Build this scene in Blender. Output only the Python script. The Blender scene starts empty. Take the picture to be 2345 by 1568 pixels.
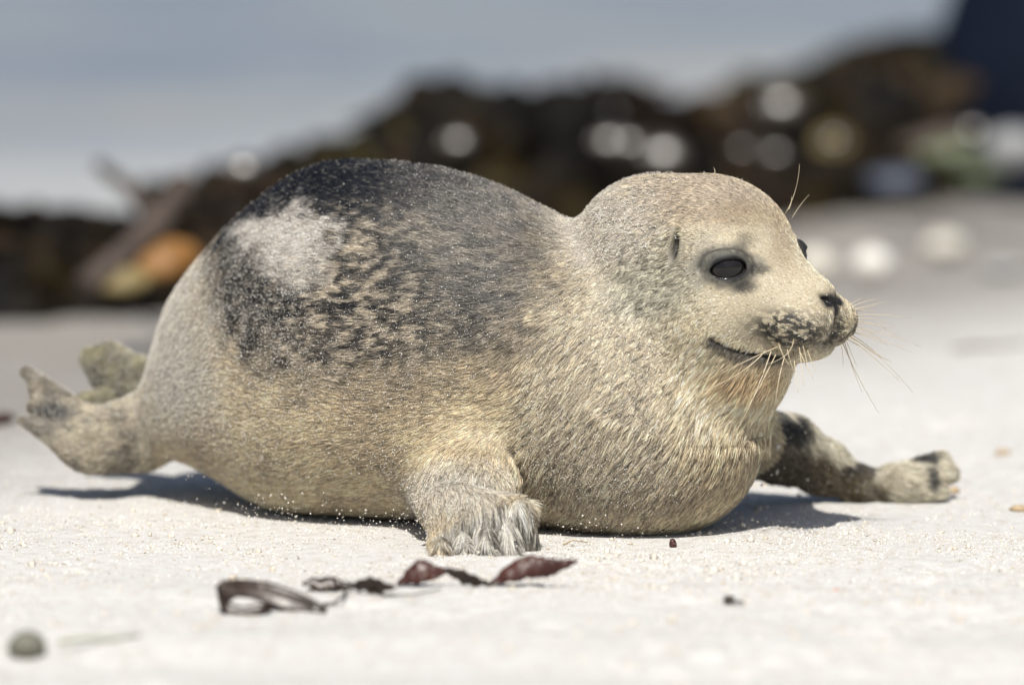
import bpy, bmesh, math, random, time
import numpy as np
from mathutils import Vector, Matrix, Euler
T0 = time.time()
RNG = np.random.default_rng(7)
random.seed(7)
scene = bpy.context.scene
COL = scene.collection
rad = math.radians

# ------------------------------------------------------------------ camera, sky, sun, exposure
FPX = 13665.0            # focal length in units of a 2345 wide frame
CAM_Y = -6.0
PITCH = rad(6.14)        # looking down
CAM_H = 6.0 * math.tan(rad(8.0))
cam = bpy.data.cameras.new('camera')
cam.sensor_width = 36.0
cam.lens = 36.0 * FPX / 2345.0
cam.clip_start = 0.1
cam.clip_end = 6000
cam.dof.use_dof = True
cam.dof.focus_distance = 6.0
cam.dof.aperture_fstop = (cam.lens / 1000.0) / 0.100
camo = bpy.data.objects.new('camera', cam)
COL.objects.link(camo)
camo.location = (0, CAM_Y, CAM_H)
camo.rotation_euler = (rad(90) - PITCH, 0, 0)
scene.camera = camo

SUN_EL, SUN_AZ = rad(56), rad(-5)      # azimuth of the sun measured from the camera side (-Y), negative = to the left
sun_dir = Vector((math.sin(SUN_AZ) * math.cos(SUN_EL), -math.cos(SUN_AZ) * math.cos(SUN_EL), math.sin(SUN_EL)))
world = bpy.data.worlds.new('World')
scene.world = world
world.use_nodes = True
wn = world.node_tree
wn.nodes.clear()
sky = wn.nodes.new('ShaderNodeTexSky')
sky.sky_type = 'NISHITA'
sky.sun_disc = False
sky.sun_elevation = SUN_EL
sky.sun_rotation = math.atan2(sun_dir.x, sun_dir.y)
sky.altitude = 0
sky.air_density = 1.0
sky.dust_density = 2.0
sky.ozone_density = 1.0
bg = wn.nodes.new('ShaderNodeBackground')
bg.inputs['Strength'].default_value = 0.072
wo = wn.nodes.new('ShaderNodeOutputWorld')
wn.links.new(sky.outputs[0], bg.inputs[0])
wn.links.new(bg.outputs[0], wo.inputs[0])

sl = bpy.data.lights.new('sun', 'SUN')
sl.energy = 4.9
sl.angle = rad(0.53)
sl.color = (1.0, 0.965, 0.90)
so = bpy.data.objects.new('sun', sl)
COL.objects.link(so)
so.rotation_euler = sun_dir.to_track_quat('Z', 'Y').to_euler()
so.location = sun_dir * 20

scene.view_settings.view_transform = 'Standard'
scene.view_settings.look = 'None'
scene.view_settings.gamma = 1
scene.view_settings.exposure = 0.23
scene.view_settings.use_curve_mapping = False
scene.render.engine = 'CYCLES'
scene.cycles.max_bounces = 10
scene.cycles.diffuse_bounces = 4
scene.cycles.glossy_bounces = 4
scene.cycles.sample_clamp_indirect = 6
scene.cycles.caustics_reflective = False
scene.cycles.caustics_refractive = False
scene.cycles.use_denoising = True
try:
    scene.cycles.denoiser = 'OPENIMAGEDENOISE'
    scene.cycles.denoising_input_passes = 'RGB_ALBEDO_NORMAL'
    scene.cycles.denoising_prefilter = 'ACCURATE'
    scene.cycles_curves.shape = 'RIBBONS'
    scene.cycles_curves.subdivisions = 2
except Exception:
    pass

# ------------------------------------------------------------------ where things stand: frame position + depth -> place in the world
S = 1 / 2255.0           # metres per unit at the seal
_cp, _sp = math.cos(PITCH), math.sin(PITCH)
def W(px, py, Y):
    """World point at depth Y seen at (px, py) of a 2345 x 1568 frame."""
    u = (px - 1172.5) / FPX
    v = -(py - 784.0) / FPX
    d = np.array([u, _cp + v * _sp, -_sp + v * _cp])
    t = (Y - CAM_Y) / d[1]
    return np.array([0, CAM_Y, CAM_H]) + d * t
def G(px, py, z=0.0):
    """World point on the level z seen at (px, py)."""
    u = (px - 1172.5) / FPX
    v = -(py - 784.0) / FPX
    d = np.array([u, _cp + v * _sp, -_sp + v * _cp])
    t = (z - CAM_H) / d[2]
    return np.array([0, CAM_Y, CAM_H]) + d * t

# ------------------------------------------------------------------ numpy noise
def _hash(ix, iy, iz, seed):
    h = (ix.astype(np.uint32) * np.uint32(374761393) + iy.astype(np.uint32) * np.uint32(668265263)
         + iz.astype(np.uint32) * np.uint32(2147483647) + np.uint32((seed * 974634777 + 12345) & 0xffffffff))
    h = (h ^ (h >> np.uint32(13))) * np.uint32(1274126177)
    h = (h ^ (h >> np.uint32(16))) * np.uint32(2246822519)
    h ^= h >> np.uint32(13)
    return h
def vnoise(P, freq, seed=0):
    """smooth value noise in 0..1"""
    q = np.asarray(P, dtype=np.float64) * freq
    i = np.floor(q).astype(np.int64)
    f = q - i
    f = f * f * f * (f * (f * 6 - 15) + 10)
    r = 0
    for dx in (0, 1):
        wx = f[:, 0] if dx else 1 - f[:, 0]
        for dy in (0, 1):
            wy = f[:, 1] if dy else 1 - f[:, 1]
            for dz in (0, 1):
                wz = f[:, 2] if dz else 1 - f[:, 2]
                r = r + wx * wy * wz * (_hash(i[:, 0] + dx, i[:, 1] + dy, i[:, 2] + dz, seed) / 4294967295.0)
    return r
def fbm(P, freq, octv=3, seed=0):
    a, s, n = 0.5, 0, 0
    for k in range(octv):
        s = s + a * vnoise(P, freq * 2 ** k, seed + k * 17)
        n += a
        a *= 0.5
    return s / n
def sstep(a, b, x):
    t = np.clip((x - a) / (b - a), 0, 1)
    return t * t * (3 - 2 * t)

# ------------------------------------------------------------------ materials
def new_mat(name):
    m = bpy.data.materials.new(name)
    m.use_nodes = True
    nt = m.node_tree
    b = nt.nodes['Principled BSDF']
    return m, nt, b
def ramp(nt, fac, stops):
    r = nt.nodes.new('ShaderNodeValToRGB')
    els = r.color_ramp.elements
    while len(els) < len(stops):
        els.new(0.5)
    for e, (p, c) in zip(els, stops):
        e.position = p
        e.color = (*c, 1)
    nt.links.new(fac, r.inputs[0])
    return r.outputs[0]
def noise_node(nt, scale, detail=4, rough=0.55, vec=None, dist=0):
    n = nt.nodes.new('ShaderNodeTexNoise')
    n.inputs['Scale'].default_value = scale
    n.inputs['Detail'].default_value = detail
    n.inputs['Roughness'].default_value = rough
    n.inputs['Distortion'].default_value = dist
    if vec is not None:
        nt.links.new(vec, n.inputs['Vector'])
    return n
def obj_coord(nt, scale=(1, 1, 1)):
    tc = nt.nodes.new('ShaderNodeTexCoord')
    mp = nt.nodes.new('ShaderNodeMapping')
    mp.inputs['Scale'].default_value = scale
    nt.links.new(tc.outputs['Object'], mp.inputs['Vector'])
    return mp.outputs[0]
def bump(nt, b, h, strength, dist):
    bp = nt.nodes.new('ShaderNodeBump')
    bp.inputs['Strength'].default_value = strength
    bp.inputs['Distance'].default_value = dist
    nt.links.new(h, bp.inputs['Height'])
    nt.links.new(bp.outputs[0], b.inputs['Normal'])
def simple_mat(name, c0, c1, scale, rough=0.6, spec=0.4, bmp=0.3, bdist=0.002, detail=5):
    m, nt, b = new_mat(name)
    v = obj_coord(nt)
    n = noise_node(nt, scale, detail, 0.6, v)
    nt.links.new(ramp(nt, n.outputs['Fac'], [(0.3, c0), (0.7, c1)]), b.inputs['Base Color'])
    b.inputs['Roughness'].default_value = rough
    b.inputs['Specular IOR Level'].default_value = spec
    if bmp:
        bump(nt, b, n.outputs['Fac'], bmp, bdist)
    return m

def link(o, parent=None):
    COL.objects.link(o)
    if parent is not None:
        o.parent = parent
    return o
def mesh_obj(name, verts, faces, mat, parent=None, smooth=True):
    me = bpy.data.meshes.new(name)
    me.from_pydata([tuple(map(float, v)) for v in verts], [], [tuple(f) for f in faces])
    me.update()
    if smooth:
        me.polygons.foreach_set('use_smooth', [True] * len(me.polygons))
    if mat:
        me.materials.append(mat)
    return link(bpy.data.objects.new(name, me), parent)
def mesh_np(name, V, F, mat, parent=None, smooth=True):
    """large mesh from arrays; F is (n,3) or (n,4)"""
    me = bpy.data.meshes.new(name)
    n, k = F.shape
    me.vertices.add(len(V))
    me.vertices.foreach_set('co', np.ascontiguousarray(V, dtype=np.float32).ravel())
    me.loops.add(n * k)
    me.loops.foreach_set('vertex_index', np.ascontiguousarray(F, dtype=np.int32).ravel())
    me.polygons.add(n)
    me.polygons.foreach_set('loop_start', np.arange(0, n * k, k, dtype=np.int32))
    if smooth:
        me.polygons.foreach_set('use_smooth', np.ones(n, dtype=bool))
    me.update(calc_edges=True)
    me.validate()
    if mat:
        me.materials.append(mat)
    return link(bpy.data.objects.new(name, me), parent)
def tag(o, label=None, cat=None, group=None, kind=None):
    if label: o['label'] = label
    if cat: o['category'] = cat
    if group: o['group'] = group
    if kind: o['kind'] = kind
    return o
def empty(name, loc=(0, 0, 0)):
    o = bpy.data.objects.new(name, None)
    o.empty_display_size = 0.05
    o.location = loc
    return link(o)

# ------------------------------------------------------------------ the beach
# the wet edge runs obliquely: nearer on the left, farther on the right
P_L, P_R = G(0, 700), G(2345, 430)
_sl = (P_R[1] - P_L[1]) / (P_R[0] - P_L[0])
def shore_dist(x, y):
    """how far beyond the foot of the seaweed line (m), along Y"""
    return y - (P_L[1] + _sl * (x - P_L[0]))
def sand_height(x, y):
    P = np.stack([x, y, np.zeros_like(x)], 1)
    h = 0.020 * (fbm(P * np.array([0.6, 1.5, 1]), 1.4, 3, 5) - 0.5)
    h += 0.0075 * (fbm(P * np.array([0.7, 1.2, 1]), 7, 3, 9) - 0.5)
    h += 0.0072 * (fbm(P, 30, 3, 12) - 0.5) * (0.35 + 1.3 * sstep(0.45, 0.62, fbm(P, 5, 2, 14)))
    r = np.sqrt((x / 0.75) ** 2 + ((y - 0.05) / 0.36) ** 2)
    calm = 0.45 + 0.55 * sstep(0.8, 1.7, r)       # level where the seal lies
    h = h * calm
    # low drift ridges between the camera and the seal
    yy = y + 0.08 * x
    h += 0.024 * np.exp(-((yy + 1.10) / 0.15) ** 2) + 0.015 * np.exp(-((yy + 0.74) / 0.10) ** 2)
    h += 0.006 * np.exp(-((yy + 0.40) / 0.07) ** 2)
    # the beach drops to the water
    sd = shore_dist(x, y)
    h -= 0.045 * sstep(-1.9, -0.2, sd) + 0.35 * sstep(0.4, 5.0, sd) * 1.0
    return h
def grid_sheet(xs, ys):
    X, Y = np.meshgrid(xs, ys)
    n, m = len(xs), len(ys)
    x, y = X.ravel(), Y.ravel()
    idx = np.arange(n * m).reshape(m, n)
    F = np.stack([idx[:-1, :-1], idx[:-1, 1:], idx[1:, 1:], idx[1:, :-1]], -1).reshape(-1, 4)
    return x, y, F
def graded(lo, hi, flo, fhi, fine, grow=1.18):
    a = list(np.arange(flo, fhi, fine))
    st = fine; v = a[-1]
    while v < hi:
        st *= grow; v += st; a.append(min(v, hi))
    st = fine; v = a[0]; b = []
    while v > lo:
        st *= grow; v -= st; b.append(max(v, lo))
    return np.array(b[::-1] + a)
xs = graded(-400, 400, -0.62, 0.62, 0.0042)
ys = graded(-60, 60, -1.5, 0.95, 0.0055, 1.05)
sx, sy, SF = grid_sheet(xs, ys)
sz = sand_height(sx, sy)

m_sand, nt, b = new_mat('pale_sand')
tc = nt.nodes.new('ShaderNodeTexCoord')
grain = noise_node(nt, 900, 2, 0.6, tc.outputs['Object'])
mid = noise_node(nt, 60, 4, 0.6, tc.outputs['Object'])
big = noise_node(nt, 5, 4, 0.55, tc.outputs['Object'])
gc = ramp(nt, grain.outputs['Fac'], [(0.30, (0.34, 0.31, 0.27)), (0.43, (0.56, 0.546, 0.52)), (0.60, (0.655, 0.645, 0.628)), (0.74, (0.80, 0.795, 0.785))])
mc = ramp(nt, mid.outputs['Fac'], [(0.32, (0.80, 0.755, 0.69)), (0.44, (0.93, 0.915, 0.89)), (0.54, (1, 1, 1))])
mx = nt.nodes.new('ShaderNodeMix'); mx.data_type = 'RGBA'; mx.blend_type = 'MULTIPLY'
mx.inputs['Factor'].default_value = 0.8
nt.links.new(gc, mx.inputs['A']); nt.links.new(mc, mx.inputs['B'])
# damp, darker sand towards the water: distance read from a vertex attribute broken up by noise
at = nt.nodes.new('ShaderNodeAttribute'); at.attribute_name = 'wet'
ad = nt.nodes.new('ShaderNodeMath'); ad.operation = 'MULTIPLY_ADD'
nt.links.new(big.outputs['Fac'], ad.inputs[0]); ad.inputs[1].default_value = 0.5
nt.links.new(at.outputs['Fac'], ad.inputs[2])
wetf = nt.nodes.new('ShaderNodeMapRange')
wetf.inputs['From Min'].default_value = 0.30; wetf.inputs['From Max'].default_value = 1.2
nt.links.new(ad.outputs[0], wetf.inputs['Value'])
mw = nt.nodes.new('ShaderNodeMix'); mw.data_type = 'RGBA'; mw.blend_type = 'MULTIPLY'
nt.links.new(wetf.outputs[0], mw.inputs['Factor'])
nt.links.new(mx.outputs['Result'], mw.inputs['A'])
mw.inputs['B'].default_value = (0.46, 0.44, 0.42, 1)
nt.links.new(mw.outputs['Result'], b.inputs['Base Color'])
b.inputs['Roughness'].default_value = 0.95
b.inputs['Specular IOR Level'].default_value = 0.25
addh = nt.nodes.new('ShaderNodeMath'); addh.operation = 'MULTIPLY_ADD'
nt.links.new(mid.outputs['Fac'], addh.inputs[0]); addh.inputs[1].default_value = 2.2
nt.links.new(grain.outputs['Fac'], addh.inputs[2])
bump(nt, b, addh.outputs[0], 0.8, 0.0018)

sand = mesh_np('sand', np.stack([sx, sy, sz], 1), SF, m_sand)
tag(sand, kind='structure')
wet = sstep(-2.8, -1.1, shore_dist(sx, sy)) * 0.95
a = sand.data.attributes.new('wet', 'FLOAT', 'POINT')
a.data.foreach_set('value', wet.astype(np.float32))

# ------------------------------------------------------------------ the sea
m_sea, nt, b = new_mat('shallow_sea')
v = obj_coord(nt, (1, 1.8, 1))
n1 = noise_node(nt, 1.6, 5, 0.6, v, 0.6)
n2 = noise_node(nt, 0.5, 3, 0.5, v, 0.4)
nt.links.new(ramp(nt, n2.outputs['Fac'], [(0.38, (0.16, 0.185, 0.225)), (0.55, (0.22, 0.235, 0.25)), (0.7, (0.29, 0.275, 0.255))]), b.inputs['Base Color'])
foam = nt.nodes.new('ShaderNodeAttribute'); foam.attribute_name = 'wash'
n3 = noise_node(nt, 1.3, 6, 0.62, v, 1.0)
fm = nt.nodes.new('ShaderNodeMath'); fm.operation = 'MULTIPLY_ADD'
nt.links.new(n3.outputs['Fac'], fm.inputs[0]); fm.inputs[1].default_value = 1.3; nt.links.new(foam.outputs['Fac'], fm.inputs[2])
fr = nt.nodes.new('ShaderNodeMapRange'); fr.inputs['From Min'].default_value = 0.7; fr.inputs['From Max'].default_value = 1.45
nt.links.new(fm.outputs[0], fr.inputs['Value'])
fx = nt.nodes.new('ShaderNodeMix'); fx.data_type = 'RGBA'
nt.links.new(fr.outputs[0], fx.inputs['Factor'])
nt.links.new(b.inputs['Base Color'].links[0].from_socket, fx.inputs['A'])
fx.inputs['B'].default_value = (0.41, 0.405, 0.39, 1)
nt.links.new(fx.outputs['Result'], b.inputs['Base Color'])
b.inputs['Roughness'].default_value = 0.28
b.inputs['IOR'].default_value = 1.33
bump(nt, b, n1.outputs['Fac'], 0.9, 0.12)
wx = graded(-900, 900, -3, 3, 0.06, 1.12)
# the sheet starts behind the seaweed line and follows it
wt = graded(0.35, 3000, 0.35, 9.0, 0.06, 1.12)
X, T = np.meshgrid(wx, wt)
ybase = P_L[1] + _sl * (np.clip(X, -30, 30) - P_L[0])
Y = ybase + T
xx, yy = X.ravel(), Y.ravel()
Pn = np.stack([xx, yy, np.zeros_like(xx)], 1)
near = 1 - sstep(12, 60, T.ravel())
zz = -0.075 + near * (0.05 * (fbm(Pn * np.array([0.5, 1.6, 1]), 1.2, 4, 31) - 0.5)) * sstep(0.3, 1.6, T.ravel())
idx = np.arange(len(xx)).reshape(X.shape)
F = np.stack([idx[:-1, :-1], idx[:-1, 1:], idx[1:, 1:], idx[1:, :-1]], -1).reshape(-1, 4)
sea = mesh_np('sea', np.stack([xx, yy, zz], 1), F, m_sea)
a = sea.data.attributes.new('wash', 'FLOAT', 'POINT')
a.data.foreach_set('value', (1 - sstep(1.0, 6.5, T.ravel())).astype(np.float32))
tag(sea, kind='structure')

# ------------------------------------------------------------------ the seal: an implicit body
def smin(a, b, k):
    h = np.clip(0.5 + 0.5 * (b - a) / k, 0, 1)
    return b * (1 - h) + a * h - k * h * (1 - h)
def smax(a, b, k):
    return -smin(-a, -b, k)
def ell(q, c, r):
    r = np.asarray(r, dtype=np.float32)
    d = (q - np.asarray(c, dtype=np.float32))
    k0 = np.sqrt(((d / r) ** 2).sum(1))
    k1 = np.sqrt(((d / (r * r)) ** 2).sum(1)) + 1e-9
    return k0 * (k0 - 1) / k1
def cap(P, a, b, ra, rb, squash=None):
    """tapered capsule; squash=(axis, factor) flattens it along a direction"""
    a = np.asarray(a, dtype=np.float32); b = np.asarray(b, dtype=np.float32)
    ba = b - a
    pa = P - a
    t = np.clip(pa @ ba / (ba @ ba), 0, 1)
    d = pa - t[:, None] * ba
    r = ra + (rb - ra) * t
    if squash is not None:
        ax = np.asarray(squash[0], dtype=np.float32); ax = ax / np.linalg.norm(ax)
        c = d @ ax
        dd = d + (c * (squash[1] - 1))[:, None] * ax       # factor >1: thinner along ax
        return (np.sqrt((dd ** 2).sum(1)) - r) / (1 + 0.5 * (squash[1] - 1))
    return np.sqrt((d ** 2).sum(1)) - r

#        px   top   bottom   depth  half-width(u)
BODY = [(322, 905, 985, .310, 45), (332, 862, 1022, .305, 85), (350, 800, 1046, .300, 135), (380, 702, 1052, .292, 190), (440, 609, 1072, .278, 260),
        (500, 540, 1102, .264, 310), (560, 483, 1142, .248, 345), (620, 433, 1172, .233, 370), (680, 394, 1196, .219, 388),
        (740, 372, 0, .206, 398), (800, 365, 0, .194, 402), (900, 371, 0, .174, 400), (1000, 384, 0, .154, 392),
        (1100, 409, 0, .134, 375), (1180, 442, 0, .119, 358), (1260, 484, 0, .104, 340), (1330, 519, 0, .091, 326),
        (1400, 575, 0, .082, 312), (1480, 660, 1214, .075, 290), (1560, 760, 1186, .069, 255), (1620, 840, 1146, .065, 210),
        (1680, 905, 1086, .062, 150), (1725, 955, 1025, .060, 60)]
_bx = np.array([W(r[0], 784, r[3])[0] for r in BODY])
_bt = np.array([W(r[0], r[1], r[3])[2] for r in BODY])
_bb = np.array([(-0.005 if r[2] == 0 else max(-0.005, W(r[0], r[2], r[3] - 0.04)[2])) for r in BODY])
_by = np.array([r[3] for r in BODY])
_bw = np.array([r[4] * S for r in BODY])
_fx = np.linspace(_bx[0] - 0.012, _bx[-1] + 0.012, 700)
def _sm(v, endv):
    f = np.interp(_fx, _bx, v)
    k = np.exp(-np.linspace(-2, 2, 25) ** 2); k /= k.sum()
    return np.convolve(np.pad(f, 12, 'edge'), k, 'valid')
_ft, _fb, _fy, _fw = _sm(_bt, 0), _sm(_bb, 0), _sm(_by, 0), _sm(_bw, 0)
def _loft(P):
    x = P[:, 0]
    t = np.interp(x, _fx, _ft); bt = np.interp(x, _fx, _fb)
    yc = np.interp(x, _fx, _fy); w = np.interp(x, _fx, _fw)
    hz = (t - bt) * 0.5
    zc = bt + hz * 0.92
    dz = P[:, 2] - zc
    up = dz > 0
    hh = np.where(up, hz * 1.08, hz * 0.92)
    e = np.where(up, 2.0, 2.35)
    q = (np.abs((P[:, 1] - yc) / w) ** e + np.abs(dz / hh) ** e) ** (1 / e)
    f = (q - 1) * np.minimum(w, hh)
    out = np.maximum(_fx[0] - x, x - _fx[-1])
    return np.where(out > 0, np.maximum(f, out), f).astype(np.float32)
def loft(P):
    e = 0.0015
    f = _loft(P)
    g = np.zeros_like(f)
    for k in range(3):
        Q = P.copy(); Q[:, k] += e
        g += ((_loft(Q) - f) / e) ** 2
    return f / np.clip(np.sqrt(g), 0.6, 6)

# head frame: a forward, l towards the camera side, v up (in units u)
HY = 0.0
YAW = rad(35)
HO = W(1743, 592, HY)
HF = np.array([math.cos(YAW), -math.sin(YAW), 0.0])
HR = np.array([-math.sin(YAW), -math.cos(YAW), 0.0])
HU = np.array([0, 0, 1.0])
HM = np.stack([HF, HR, HU], 1).astype(np.float32)
def to_head(P):
    return ((P - HO.astype(np.float32)) @ HM) / np.float32(S)
def from_head(a, l, v):
    return HO + (a * HF + l * HR + v * HU) * S
EYE = (-12.0, 131.0, -10.0)
EYE_R = 46.0
EYE_D = np.array([math.cos(rad(44)), math.sin(rad(44)), 0.06]); EYE_D /= np.linalg.norm(EYE_D)
EYE_H = np.cross(np.array([0, 0, 1.0]), EYE_D); EYE_H /= np.linalg.norm(EYE_H)
EYE_V = np.cross(EYE_D, EYE_H)
# the mouth line on the near side, in head units (a, v)
MOUTH = np.array([(-10, -172), (12, -190), (40, -206), (80, -217), (112, -210), (157, -190), (189, -176), (215, -166)], dtype=np.float32)

def head_field(q):
    f = ell(q, (-150, 0, -5), (213, 198, 191))
    f = smin(f, ell(q, (-280, 0, -10), (200, 200, 190)), 36)
    m = q.copy(); m[:, 1] = np.abs(m[:, 1])
    f = smin(f, ell(q, (-30, 0, -95), (165, 150, 125)), 60)             # face under the eyes
    f = smin(f, ell(q, (70, 0, -110), (135, 96, 74)), 45)               # muzzle
    f = smin(f, cap(q, (0, 0, -35), (132, 0, -80), 78, 44), 45)         # bridge of the nose
    f = smin(f, ell(m, (130, 54, -138), (85, 67, 64)), 14)              # whisker pads
    f = smin(f, ell(q, (150, 0, -92), (36, 42, 34)), 18)                # nose
    f = smin(f, ell(m, (-90, 120, -130), (120, 85, 110)), 60)           # cheeks
    f = smin(f, ell(q, (66, 0, -193), (120, 74, 42)), 18)               # lower jaw
    f = smin(f, ell(q, (-85, 0, -250), (140, 140, 125)), 60)            # throat
    # lids and the almond between them
    e = m - np.array(EYE, dtype=np.float32)
    es = np.sqrt((e ** 2).sum(1))
    f = smin(f, es - (EYE_R + 7), 26)
    ed, eh, ev = e @ EYE_D.astype(np.float32), e @ EYE_H.astype(np.float32), e @ EYE_V.astype(np.float32)
    evt = ev + 4 + 0.10 * eh
    alm = ((np.abs(eh) / 41) ** 2.1 + (np.abs(evt) / np.where(evt > 0, 22, 22)) ** 2.1) ** (1 / 2.1)
    alm = (alm - 1) * 22
    alm = np.where(ed > 5, alm, 60)
    f = smax(f, -alm, 5)
    # fold above the eye
    ring = np.sqrt((np.sqrt((eh / 1.35) ** 2 + (ev - 1) ** 2) - 45) ** 2)
    ring = np.where((ed > 0) & (ev > -14), ring, 60)
    f = f + 5.0 * np.exp(-(ring / 5.0) ** 2)
    # nostrils: slanted slits
    n = m - np.array((176, 21, -84), dtype=np.float32)
    n1 = n[:, 1] * 0.75 + n[:, 2] * 0.66; n2 = -n[:, 1] * 0.66 + n[:, 2] * 0.75
    f = f + 15 * np.exp(-((n[:, 0] / 26) ** 2 + (n1 / 19) ** 2 + (n2 / 7) ** 2))
    # groove under the nose and between the pads
    f = f + np.where(q[:, 0] > 150, 7 * np.exp(-(q[:, 1] / 6) ** 2) * sstep(-205, -180, q[:, 2]) * (1 - sstep(-92, -78, q[:, 2])), 0)
    # mouth
    mv = np.interp(q[:, 0], MOUTH[:, 0], MOUTH[:, 1])
    mk = sstep(-28, -8, q[:, 0]) * (1 - sstep(205, 230, q[:, 0]))
    f = f + (11 - 7.5 * sstep(60, 130, q[:, 0])) * mk * np.exp(-((q[:, 2] - mv) / 6.5) ** 2)
    # ear opening
    r = m - np.array((-116, 190, 35), dtype=np.float32)
    f = f + 26 * np.exp(-((r[:, 0] / 9) ** 2 + (r[:, 2] / 27) ** 2)) * (m[:, 1] > 120)
    return f * np.float32(S)

u_ = S
def wv(px, py, Y): return W(px, py, Y).astype(np.float32)
NFOOT = [((1192, 1166), (1214, 1252)), ((1146, 1163), (1168, 1262)), ((1100, 1178), (1118, 1264)), ((1056, 1200), (1064, 1262)), ((1016, 1222), (1008, 1264))]
NK = [wv(k[0], k[1], -0.112 + 0.006 * i) for i, (k, t) in enumerate(NFOOT)]
NT = [G(t[0], t[1] - 4, 0.006).astype(np.float32) for i, (k, t) in enumerate(NFOOT)]
FT_K = [wv(2040, 1100, .262), wv(2050, 1112, .256), wv(2050, 1122, .250)]
FT_T = [wv(2150, 1052, .270), wv(2166, 1085, .262), wv(2148, 1130, .248)]
HIND = [((190, 962), (66, 856), .275, 36, 16), ((185, 985), (92, 898), .270, 36, 20), ((180, 1010), (84, 935), .264, 38, 18), ((195, 1040), (58, 966), .258, 38, 12)]
YB = np.array([0, 1.0, 0.12])
def seal_field(P):
    P = P.astype(np.float32)
    f = loft(P)
    f = smin(f, ell(P, W(1478, 1015, .070), np.array((262, 262, 212)) * u_), 60 * u_)          # chest
    q = to_head(P)
    h = head_field(q)
    nk = cap(P, from_head(-225, 0, -60), W(1395, 940, .055), 190 * u_, 272 * u_)               # neck
    nk = smin(nk, cap(P, from_head(-120, 0, -190), W(1520, 990, .055), 168 * u_, 215 * u_), 60 * u_)
    h = smin(h, nk, 55 * u_)
    f = smin(f, h, 46 * u_)
    # near arm and hand
    arm = cap(P, W(1040, 960, .115), W(1066, 1150, -.050), 185 * u_, 112 * u_, ((0.1, 1, 0.45), 1.6))
    arm = smin(arm, cap(P, W(1040, 1180, -.100), W(1020, 1235, -.112), 78 * u_, 40 * u_, ((0.1, 1, 0.3), 1.6)), 30 * u_)
    arm = smin(arm, cap(P, W(1100, 1170, -.100), W(1185, 1172, -.105), 46 * u_, 38 * u_), 26 * u_)
    for i in range(5):
        arm = smin(arm, cap(P, NK[i], NT[i], (30, 27, 25, 25, 25)[i] * u_, 15 * u_), 3.5 * u_)
    f = smin(f, arm, 56 * u_)
    # far arm
    A = [W(1690, 1010, .17), W(1800, 1030, .235), W(1880, 1068, .255), W(1960, 1108, .260), W(2050, 1112, .258)]
    R = [92, 84, 66, 44, 34]
    fa = None
    for i in range(4):
        c = cap(P, A[i], A[i + 1], R[i] * u_, R[i + 1] * u_, ((0.15, 1, 0.2), 1.5))
        fa = c if fa is None else smin(fa, c, 20 * u_)
    for k, t, r0, r1 in zip(FT_K, FT_T, (34, 36, 30), (20, 26, 17)):
        fa = smin(fa, cap(P, k, t, r0 * u_, r1 * u_), 30 * u_)
    f = smin(f, fa, 28 * u_)
    # hind flippers
    hf = cap(P, W(335, 985, .290), W(205, 1008, .268), 88 * u_, 74 * u_, (YB, 1.5))
    hf = smin(hf, cap(P, W(320, 1022, .286), W(235, 1030, .270), 60 * u_, 56 * u_, (YB, 1.5)), 24 * u_)
    for (k, t, Y, r0, r1) in HIND:
        hf = smin(hf, cap(P, W(k[0], k[1], Y), W(t[0], t[1], Y + 0.006), r0 * u_, r1 * u_, (YB, 1.3)), 26 * u_)
    ff = cap(P, W(345, 880, .345), W(250, 835, .385), 62 * u_, 44 * u_, (YB, 1.4))
    ff = smin(ff, cap(P, W(250, 830, .385), W(212, 822, .392), 44 * u_, 30 * u_, (YB, 1.4)), 30 * u_)
    ff = smin(ff, cap(P, W(270, 865, .385), W(238, 868, .392), 40 * u_, 28 * u_, (YB, 1.4)), 30 * u_)
    ff = smin(ff, cap(P, W(320, 900, .37), W(190, 915, .37), 34 * u_, 16 * u_, (YB, 1.4)), 14 * u_)
    f = smin(f, hf, 34 * u_)
    f = smin(f, ff, 18 * u_)
    f = smin(f, cap(P, W(350, 900, .325), W(296, 888, .345), 30 * u_, 18 * u_), 14 * u_)       # tail
    # skin fold in front of the near arm
    for a_, b_ in (((1172, 1030), (1196, 1085)), ((1196, 1085), (1202, 1150))):
        a2, b2 = W(*a_, -.03)[[0, 2]].astype(np.float32), W(*b_, -.05)[[0, 2]].astype(np.float32)
        pa = P[:, [0, 2]] - a2; ba = b2 - a2
        t = np.clip(pa @ ba / (ba @ ba), 0, 1)
        d2 = ((pa - t[:, None] * ba) ** 2).sum(1)
        f = f + np.where(P[:, 1] < 0.06, 8 * u_ * np.exp(-d2 / (8 * u_) ** 2), 0).astype(np.float32)
    return f

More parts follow.
